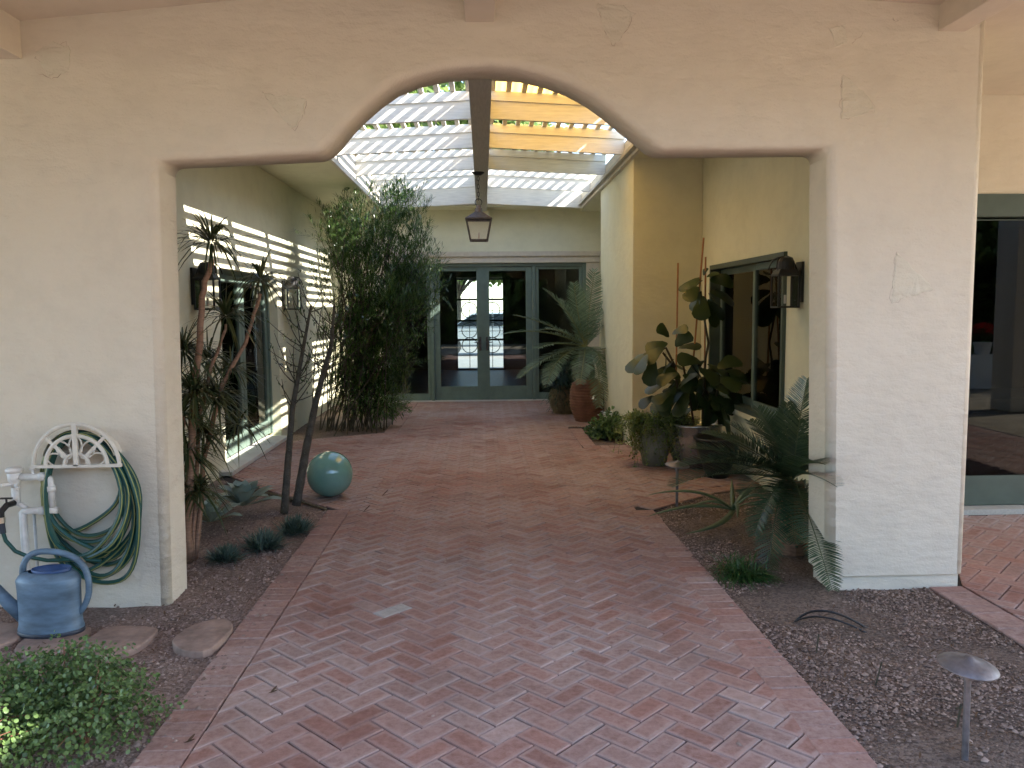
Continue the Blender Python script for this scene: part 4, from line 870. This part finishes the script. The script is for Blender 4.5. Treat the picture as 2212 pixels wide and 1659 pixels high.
def ribbedpot(t, c, r, h, mat, nm='pot'):
    n = 15; pr = [(0, 0)]
    for i in range(n + 1):
        s_ = i / n; rr = r * (.68 + .36 * math.sin(math.pi * min(1, s_ * .92 + .02)) ** .9) * (.86 if s_ > .93 else 1); pr += [(rr * 1.0, h * s_), (rr * 1.075, h * (s_ + .35 / n)), (rr, h * (s_ + .7 / n))] if i < n - 1 else [(rr, h * s_)]
    pr += [(pr[-1][0] * .85, h * 1.0), (pr[-1][0] * .8, h * .9), (0, h * .9)]
    return MB().lathe(pr, c, 32).build(nm, mat, t, smooth=True)
# cycad in terracotta
PC = Vector((1.47, 11.45, 0)); CR_ = PC + Vector((-.02, 0, 1.06))
t = root('terracotta_pot', tuple(PC), 'tall ribbed terracotta pot holding the big cycad', 'pot'); ribbedpot(t, tuple(PC), .235, .60, 'terra')
t = root('cycad_palm', (PC.x, PC.y, .54), 'large grey green cycad palm growing in the tall terracotta pot', 'palm')
MB().tube([(PC.x, PC.y, .5), (PC.x - .01, PC.y, .75), (PC.x - .02, PC.y, 1.02)], [.11, .12, .075], 14).build('trunk', 'bark', t)
s5 = 4.364; g = lambda x, y, Y=11.4: at((1140 + x / s5) * .939, (600 + y / s5) * .939, Y)
sp = []
for tip, md, Y in (((480, 280), (760, 480), 11.3), ((785, 215), (820, 550), 11.2), ((1000, 80), (930, 480), 11.6), ((180, 545), (560, 610), 11.2), ((50, 740), (520, 640), 11.1), ((420, 880), (600, 790), 10.9), ((230, 1180), (520, 900), 11.0), ((520, 1240), (600, 900), 10.8),
                   ((1090, 430), (960, 650), 11.6), ((1110, 600), (980, 780), 11.5), ((850, 1240), (900, 880), 10.8), ((1040, 1480), (1070, 960), 10.9), ((1110, 1160), (1060, 880), 11.1), ((640, 380), (800, 600), 11.7), ((430, 700), (640, 640), 11.7), ((900, 300), (870, 600), 11.8), ((1115, 880), (1000, 900), 11.2)):
    sp.append((g(*tip, Y), g(*md, (Y + 11.4) / 2), 1.))
fronds('cycad', t, CR_, sp, 'cycad', .23, .008, vee=.2, thick=.011, dens=.72)
P2 = Vector((1.22, 12.35, 0)); t = root('banded_pot', tuple(P2), 'lower banded mossy pot behind the tall terracotta pot', 'pot'); ribbedpot(t, tuple(P2), .21, .42, 'terrad')
t = root('dark_potted_plant', (P2.x, P2.y, .38), 'dark drooping fine leaved plant in the banded pot', 'plant'); N = 1900; d = sph(N, -.2, 1); q = np.array(P2) + [-.06, -.1, .55] + d * [.27, .2, .30] * (rng.random(N) ** .4)[:, None]; q[:, 2] -= .45 * (rng.random(N) ** 2) * (rng.random(N) < .4); 
leaves('foliage', 'sago', q, d + [0, 0, -.5], upv(N), .09, .006, LONG, t, droop=.4)
# flowering shrub in the small bed
t = roundbush('flowering_shrub', (1.55, 9.98, .04), .24, 1500, .05, .016, 'bushl', 'leafy shrub with white flowers in the small bed by the pillar', squash=1.0)
for k in range(16):
    a = Vector(sph(1, .1, 1)[0]); p = Vector((1.53, 9.98, .06)) + Vector((a.x * .22, a.y * .22 - .03, a.z * .27)); N = 5; an = np.arange(5) * 1.2566
    d = np.stack([np.cos(an), np.sin(an) - .3, np.full(5, .35)], 1); leaves('flower', 'petal', np.tile(tuple(p), (5, 1)), d, np.tile([0, -.3, 1.], (5, 1)), .019, .008, OVAL, t)
p = Vector((1.44, 10.6, .42)); leaves('flower', 'petal', np.tile(tuple(p), (9, 1)) + rng.normal(0, .015, (9, 3)), sph(9, -.2, 1), upv(9), .024, .01, OVAL, t)
# fig
FP = Vector((2.12, 8.05, 0)); t = root('glazed_pot', tuple(FP), 'grey glazed pot holding the fiddle leaf fig', 'pot')
MB().lathe([(0, 0), (.19, 0), (.235, .12), (.265, .28), (.275, .41), (.288, .42), (.288, .445), (.262, .447), (.255, .39), (0, .38)], tuple(FP), 40).build('pot', 'pot', t, smooth=True)
t = root('fiddle_leaf_fig', (FP.x, FP.y, .38), 'fiddle leaf fig with big dark leaves tied to stakes', 'plant')
s6 = 2.764; G = lambda x, y, Y=8.0: at((1380 + x / s6) * .939, (500 + y / s6) * .939, Y)
for pts in ([(525, 1330), (505, 1150), (470, 950), (400, 860)], [(650, 1330), (660, 1100), (672, 900), (690, 800), (665, 650), (640, 470)], [(760, 1330), (740, 1150), (760, 1000)], [(600, 1330), (560, 1080), (520, 900)], [(480, 950), (420, 830), (330, 870)]):
    P = [G(*p) for p in pts]; Q = []
    for i in range(len(P) - 1): Q += [P[i].lerp(P[i + 1], k / 4) for k in range(4)]
    MB().tube(Q + [P[-1]], .011, 8).build('stem', 'barkd', t)
FIG = [(0, .12, 0), (.15, .45, .02), (.35, .62, .03), (.55, .85, .03), (.78, 1., .02), (.93, .7, 0), (1, .15, -.02)]
Lp, Ld, Ll = [], [], []
def figl(x, y, dx, dy, L_, Y=8.0, dyy=None):
    p = G(x, y, Y + random.gauss(0, .08)); Lp.append(tuple(p)); Ld.append((dx, random.uniform(-.7, .3) if dyy is None else dyy, -dy)); Ll.append(L_)
for x, y, dx, dy, L_ in ((640, 380, -1, .45, .30), (650, 400, -.9, .25, .26), (640, 470, -.5, .9, .22), (655, 500, -.3, 1.1, .28), (690, 480, .6, .7, .3), (700, 470, 1, .25, .32), (700, 400, .9, -.1, .28), (690, 520, .3, 1., .30), (660, 370, .3, -1, .12), (700, 540, .8, .6, .24), (625, 440, -.8, .6, .24), (680, 380, .8, -.5, .16),
                         (430, 800, -1, .15, .28), (440, 760, -.6, -.7, .24), (400, 830, -1, .5, .26), (330, 870, -1, .1, .2), (300, 870, -.7, .9, .26), (340, 900, -.2, 1, .28), (420, 850, .0, 1, .3), (460, 740, .7, -.5, .22), (480, 820, .6, -.9, .28), (500, 830, 1, -.3, .28), (400, 740, -.3, -1, .15), (260, 880, -.8, .7, .24), (470, 900, -.6, .8, .3)): figl(x, y, dx, dy, L_)
for _ in range(64):
    x = random.gauss(595, 105); y = random.uniform(900, 1230); figl(x, y, random.gauss((x - 590) / 110, .5), random.uniform(-.5, 1.1), random.uniform(.17, .28), 8.0)
for x, y, dx, dy, L_ in ((750, 960, 1, -.6, .32), (640, 920, -.6, -.2, .3), (620, 1000, -.2, .1, .3), (740, 1020, .9, .2, .3), (790, 1060, .8, .9, .34), (760, 1180, .5, 1, .36), (700, 1160, 0, 1, .34), (800, 1020, 1, .05, .28), (560, 1100, -.5, .7, .32), (480, 1080, -.7, .7, .3)): figl(x, y, dx, dy, L_, 7.85)
N = len(Lp); leaves('foliage', 'fig', Lp, Ld, np.tile([0, -.55, .8], (N, 1)) + rng.normal(0, .3, (N, 3)), np.array(Ll) * .84, np.array(Ll) * .33, FIG, t, droop=.18, fold=-.12)
for a, b_, lab in (((660, 130), (570, 1200), 'leaning tallest cane stake through the fig'), ((672, 252), (664, 1250), 'upright cane stake in the middle of the fig'), ((497, 290), (482, 1150), 'left slender cane stake behind the fig leaves')):
    MB().tube([G(*a, 8.05), G(*b_, 8.08)], .0095, 8).build('cane_stake', 'cane', label=lab, cat='stake', group='cane stakes in the fig pot')
P3 = Vector((1.74, 8.15, 0)); t = root('stone_pot', tuple(P3), 'pale stone pot with a trailing plant next to the pillar', 'pot')
MB().lathe([(0, 0), (.12, 0), (.16, .2), (.175, .45), (.19, .46), (.19, .5), (.165, .5), (.155, .44), (0, .43)], tuple(P3), 32).build('pot', 'potc', t, smooth=True)
t = root('trailing_plant', (P3.x, P3.y, .45), 'light green trailing plant spilling over the pale stone pot', 'plant'); bs, ds = [], []; m = MB()
for k in range(125):
    a = random.uniform(2.6, 6.6); r1 = random.uniform(.18, .30); o_ = Vector((math.cos(a), math.sin(a), 0)); b0 = P3 + o_ * .1 + Vector((0, 0, .46)); L_ = random.uniform(.1, .5)
    if random.random() < .3: L_ *= .35
    q = bez(b0, P3 + o_ * (r1 + .05) + Vector((0, 0, .60)), P3 + o_ * (r1 + random.uniform(0, .09)) + Vector((random.gauss(.10, .09), 0, .48 - L_)), 9); m.tube(q, .0022, 4)
    for p in q[1:]:
        for _ in range(7): bs.append(tuple(p + Vector((random.gauss(0, .022), random.gauss(0, .022), random.gauss(0, .022))))); ds.append((random.gauss(0, 1), random.gauss(-.3, 1), random.gauss(.1, .8)))
m.build('vines', 'vinest', t); N = len(bs); leaves('foliage', 'vine', bs, ds, upv(N), rng.uniform(.018, .036, N), rng.uniform(.006, .010, N), OVAL, t, fold=.2)
P4 = Vector((2.20, 7.50, 0)); t = root('black_bowl', tuple(P4), 'wide black bowl planter behind the sago palm', 'pot'); MB().lathe([(0, 0), (.10, 0), (.17, .2), (.21, .36), (.225, .365), (.225, .38), (.20, .38), (.18, .33), (0, .32)], tuple(P4), 32).build('bowl', 'potb', t, smooth=True)
# sago palm
SB_ = Vector((2.03, 5.22, 0)); t = root('sago_palm', tuple(SB_), 'dark sago palm arching beside the right jamb of the arch', 'palm')
MB().tube([(SB_.x, SB_.y, -.03), (SB_.x, SB_.y, .2), (SB_.x, SB_.y - .02, .44)], [.11, .12, .075], 16).build('trunk', 'barkr', t)
N = 420; d = sph(N, -.1, .7); zz = rng.uniform(.02, .42, N); q = np.stack([SB_.x + d[:, 0] * .1, SB_.y + d[:, 1] * .1, zz], 1); leaves('trunk_scales', 'flesh', q, d + [0, 0, .8], upv(N), .05, .012, LONG, t)
g7 = lambda x, y, Y=5.1: at((1540 + x / 3.071) * .939, (860 + y / 3.071) * .939, Y)
sp = []
for tip, md, Y, lf in (((975, 30), (900, 380), 5.3, 1.), ((700, 330), (790, 480), 5.6, .9), ((400, 340), (640, 480), 5.3, 1.), ((150, 530), (500, 520), 5.2, 1.05), ((20, 800), (330, 640), 4.9, 1.), ((990, 440), (950, 560), 5.5, .7), ((1185, 800), (935, 640), 4.12, .9), ((1100, 640), (915, 590), 4.15, .9), ((1150, 1530), (955, 860), 4.2, 1.05), ((700, 1420), (740, 800), 4.85, 1.), ((560, 330), (740, 440), 5.7, .9), ((230, 420), (520, 470), 5.6, .9), ((830, 200), (860, 450), 5.6, .8), ((520, 860), (620, 660), 4.8, .8), ((620, 240), (760, 430), 5.5, .95), ((290, 620), (560, 560), 5.0, 1.), ((70, 660), (430, 560), 5.1, 1.), ((470, 700), (640, 600), 4.9, .9), ((800, 250), (840, 470), 5.4, .8), ((340, 440), (600, 500), 5.5, .95), ((600, 1150), (700, 760), 4.95, .9), ((880, 1200), (870, 800), 4.8, .9), ((920, 330), (900, 520), 5.5, .8)):
    sp.append((g7(*tip, Y), g7(*md, (Y + 5.2) / 2), lf))
fronds('sago', t, Vector((SB_.x, SB_.y - .02, .46)), sp, 'sago', .17, .0042, vee=.45, thick=.006, dens=.92, stalk='stalks')
# curved leaf succulent
t = root('arching_aloe', (1.90, 5.92, 0), 'aloe like plant with long arching grey green leaves under the sago', 'succulent'); lv = []
MT['stalkd'] = simple('dark_green_stalk', (.05, .07, .03), .5, var=.2)
for tip, md, Y, w_ in (((110, 1130), (400, 1080), 5.3, .036), ((-160, 1010), (200, 880), 5.7, .03), ((-170, 860), (230, 760), 5.9, .028), ((700, 930), (610, 760), 5.6, .035), ((480, 1020), (490, 860), 5.5, .03), ((440, 740), (445, 850), 6.1, .028), ((720, 1000), (600, 850), 5.5, .03), ((120, 960), (300, 840), 5.9, .024), ((620, 800), (540, 800), 6.0, .03)):
    C_ = bez(g7(450, 960, 5.85), g7(*md, (Y + 5.85) / 2), g7(*tip, Y), 12); m = MB(); N = 12
    for i, p in enumerate(C_):
        tg = (C_[min(i + 1, 11)] - C_[max(i - 1, 0)]).normalized(); sd = tg.cross(Vector((0, -.5, 1))).normalized(); nn = sd.cross(tg); wv = .66 * w_ * (math.sin(math.pi * min(1, .25 + .75 * i / 11)) ** .8 + .02)
        m.v += [tuple(p - sd * wv), tuple(p - nn * wv * .45), tuple(p + sd * wv), tuple(p + nn * wv * .12)]
    for i in range(N - 1):
        for j in range(4): a = i * 4 + j; b_ = i * 4 + (j + 1) % 4; m.f.append((a, b_, b_ + 4, a + 4))
    m.build('leaf', 'flesh', t, smooth=True)
# grass clump
t = root('grass_clump', (1.55, 4.66, 0), 'low clump of dark green grass at the edge of the right bed', 'grass clump'); N = 420; d = sph(N, .15, .9); d[:, 0] += .35; d[:, 1] -= .35
leaves('blades', 'grass', np.array([1.53, 4.72, -.01]) + rng.normal(0, .045, (N, 3)) * [1.3, 1, .1], d, upv(N), rng.uniform(.14, .34, N), .0035, STRAP, t, droop=.55, fold=.3)
# bits in the right bed
m = MB(); m.tube(bez((1.60, 4.02, -.03), (1.68, 3.95, .13), (1.93, 3.92, -.03), 14), .006, 6); m.tube(bez((1.59, 4.0, -.02), (1.68, 3.9, .09), (1.90, 3.86, -.03), 14), .005, 6)
m.build('drip_hose', 'iron', label='black drip irrigation loop poking out of the right bed', cat='drip hose')
for i, (x, y, h, dx, r_) in enumerate(((1.545, 3.62, .07, .01, .004), (1.66, 3.28, .085, .025, .004), (1.81, 2.93, .07, .012, .0045))):
    m = MB().tube([(x, y, -.03), (x + dx, y, h)], r_, 6)
    if i == 2: m.tube([(x + dx - .02, y, h - .015), (x + dx + .02, y, h - .012)], .004, 6)
    m.build('dead_stub', 'barkd', label=('short dry stub below the black drip loop', 'leaning dark stub between drip loop and path light', 'forked little stub nearest the foreground path light')[i], cat='stub', group='dry stubs in the right bed')
N = 900; xy = []
for poly, (x0, x1, y0, y1), k in ((LB, (-2.6, -1.3, 2.9, 6.4), 500), (RB, (1.4, 2.7, 2.5, 6.4), 900), (FB, (-2.6, -1.35, 10, 13.5), 200)):
    x = rng.uniform(x0, x1, k); y = rng.uniform(y0, y1, k); s_ = inpoly(x, y, poly); xy.append(np.stack([x[s_], y[s_], np.full(s_.sum(), -.008)], 1))
xy = np.concatenate(xy); N = len(xy); leaves('leaf_litter', MT['dry'].name and 'dry', xy, np.stack([rng.normal(0, 1, N), rng.normal(0, 1, N), rng.uniform(0, .4, N)], 1), upv(N), rng.uniform(.012, .045, N), rng.uniform(.0015, .005, N), OVAL, kind='stuff')
for i, (x, y) in enumerate(((-.92, 3.30), (-1.13, 2.92), (-.98, 6.35), (-.9, 6.9))):
    leaves('fallen_leaf', 'dry', [(x, y, .004), (x + .01, y, .005)], [(1, .3, .2), (.6, .8, .5)], [(0, 0, 1.), (0, 0, 1.)], .04 if i < 2 else .09, .007, OVAL, label=('dry curled leaf on the herringbone near the left band', 'dry curled leaf on the left edging bricks in front', 'thin dark twig on the bricks near the ball', 'dry leaf on the bricks right of the aqua ball')[i], cat='leaf', group='fallen leaves on the bricks')
# drip line along the bed corner
MB().tube([(-2.3, 7.45, .0), (-1.95, 7.12, .006), (-1.62, 6.82, .004), (-1.29, 6.5, -.004)], .009, 6).build('drip_line', 'terrad', label='thin dark irrigation line along the back edge of the left bed', cat='drip hose')
# ================================================================== trees and things around (seen through gaps and in reflections)
def tree(c, h, r, N, label, mat='tree', L=.16, seed=1):
    t = root('leafy_tree', c, label, 'tree'); c = Vector(c); MB().tube([c + Vector((0, 0, -.1)), c + Vector((.1, 0, h * .35)), c + Vector((.0, .1, h * .62))], [.2, .15, .09], 10).build('trunk', 'bark', t)
    m = MB(); cl = []
    for k in range(26):
        d = Vector(sph(1, -.25, 1)[0]); e = c + Vector((d.x * r, d.y * r, h * .68 + d.z * h * .32)) * 1.; q = bez(c + Vector((0, 0, h * .35)), c + Vector((d.x * r * .3, d.y * r * .3, h * .62)), e, 7); m.tube(q, [.07, .055, .045, .035, .025, .018, .01], 6); cl += [(e, r * random.uniform(.22, .4)), (q[5], r * .25)]
    m.build('limbs', 'bark', t); P, D = [], []
    for e, rr in cl:
        k = N // len(cl); d = sph(k); P.append(np.array(tuple(e)) + d * rr * (rng.random(k) ** .4)[:, None]); D.append(d)
    P, D = np.concatenate(P), np.concatenate(D); N = len(P); leaves('crown', mat, P, D + rng.normal(0, .8, (N, 3)), D + rng.normal(0, .5, (N, 3)), rng.uniform(.6, 1.2, N) * L, L * .3, OVAL, t)
tree((-2.2, 24, 0), 9.5, 3.6, 9000, 'green tree glimpsed through the slats on the left', L=.28)
tree((2.2, 35, 0), 5.5, 2.4, 9000, 'green tree across the street, right of the iron grille view', L=.3); tree((-1.2, 36, 0), 5.5, 2.6, 9000, 'green tree across the street, left of the iron grille view', L=.3)
tree((10.6, -6.6, 0), 13.0, 2.7, 16000, 'green tree reflected in the glass door at the right edge', L=.25)  # reflected tree, made taller so its unseen crown shades the left yard
tree((14.5, -7.5, 0), 5.6, 3.0, 9000, 'second garden tree behind the viewer beyond the low white wall', L=.25)
MB().box((6.8, -3.6, -.05), (18, -3.35, .62)).build('low_white_wall', 'white', label='low white wall reflected in the glass door at right', cat='wall')
t = root('flower_pot', (9.9, -3.48, .62), 'white pot of red flowers reflected in the glass door', 'flower pot'); MB().lathe([(0, 0), (.12, 0), (.17, .22), (.18, .25), (.15, .24), (0, .2)], (9.9, -3.48, .62), 20).build('pot', 'white', t)
N = 500; d = sph(N, 0, 1); leaves('foliage', 'bushl', np.array([9.9, -3.48, .92]) + d * .22, d, upv(N), .07, .03, OVAL, t); N = 260; d = sph(N, .2, 1); leaves('blooms', 'red', np.array([9.9, -3.48, .97]) + d * .24, d, upv(N), .05, .025, OVAL, t)

CL = root('porch_column', (8.3, -.1, 0), 'square stucco porch column reflected in the glass door', 'column'); MB().box((8.1, -.35, -.05), (8.6, .15, 3.149)).build('plaster', 'wall', CL, bev=.01)
N = 26000; P_ = np.stack([rng.uniform(-15, 23, N), rng.uniform(-11, -9.8, N), rng.uniform(0, 1, N) ** .8 * 4.9], 1); P_[:, 2] *= 1 + .12 * np.sin(P_[:, 0] * 2.3)
t = root('sky_block_hedge', (14, -10.4, 0), 'tall dark hedge behind the viewer, placed to block low sky', 'hedge'); leaves('foliage', 'tree', P_, sph(N), upv(N), .40, .13, OVAL, t)  # widened and raised to cut low sky light and darken the glass reflections
MB().box((-14.8, -10.9, -.05), (22.8, -10.6, 4.4)).build('core', 'barkd', t)
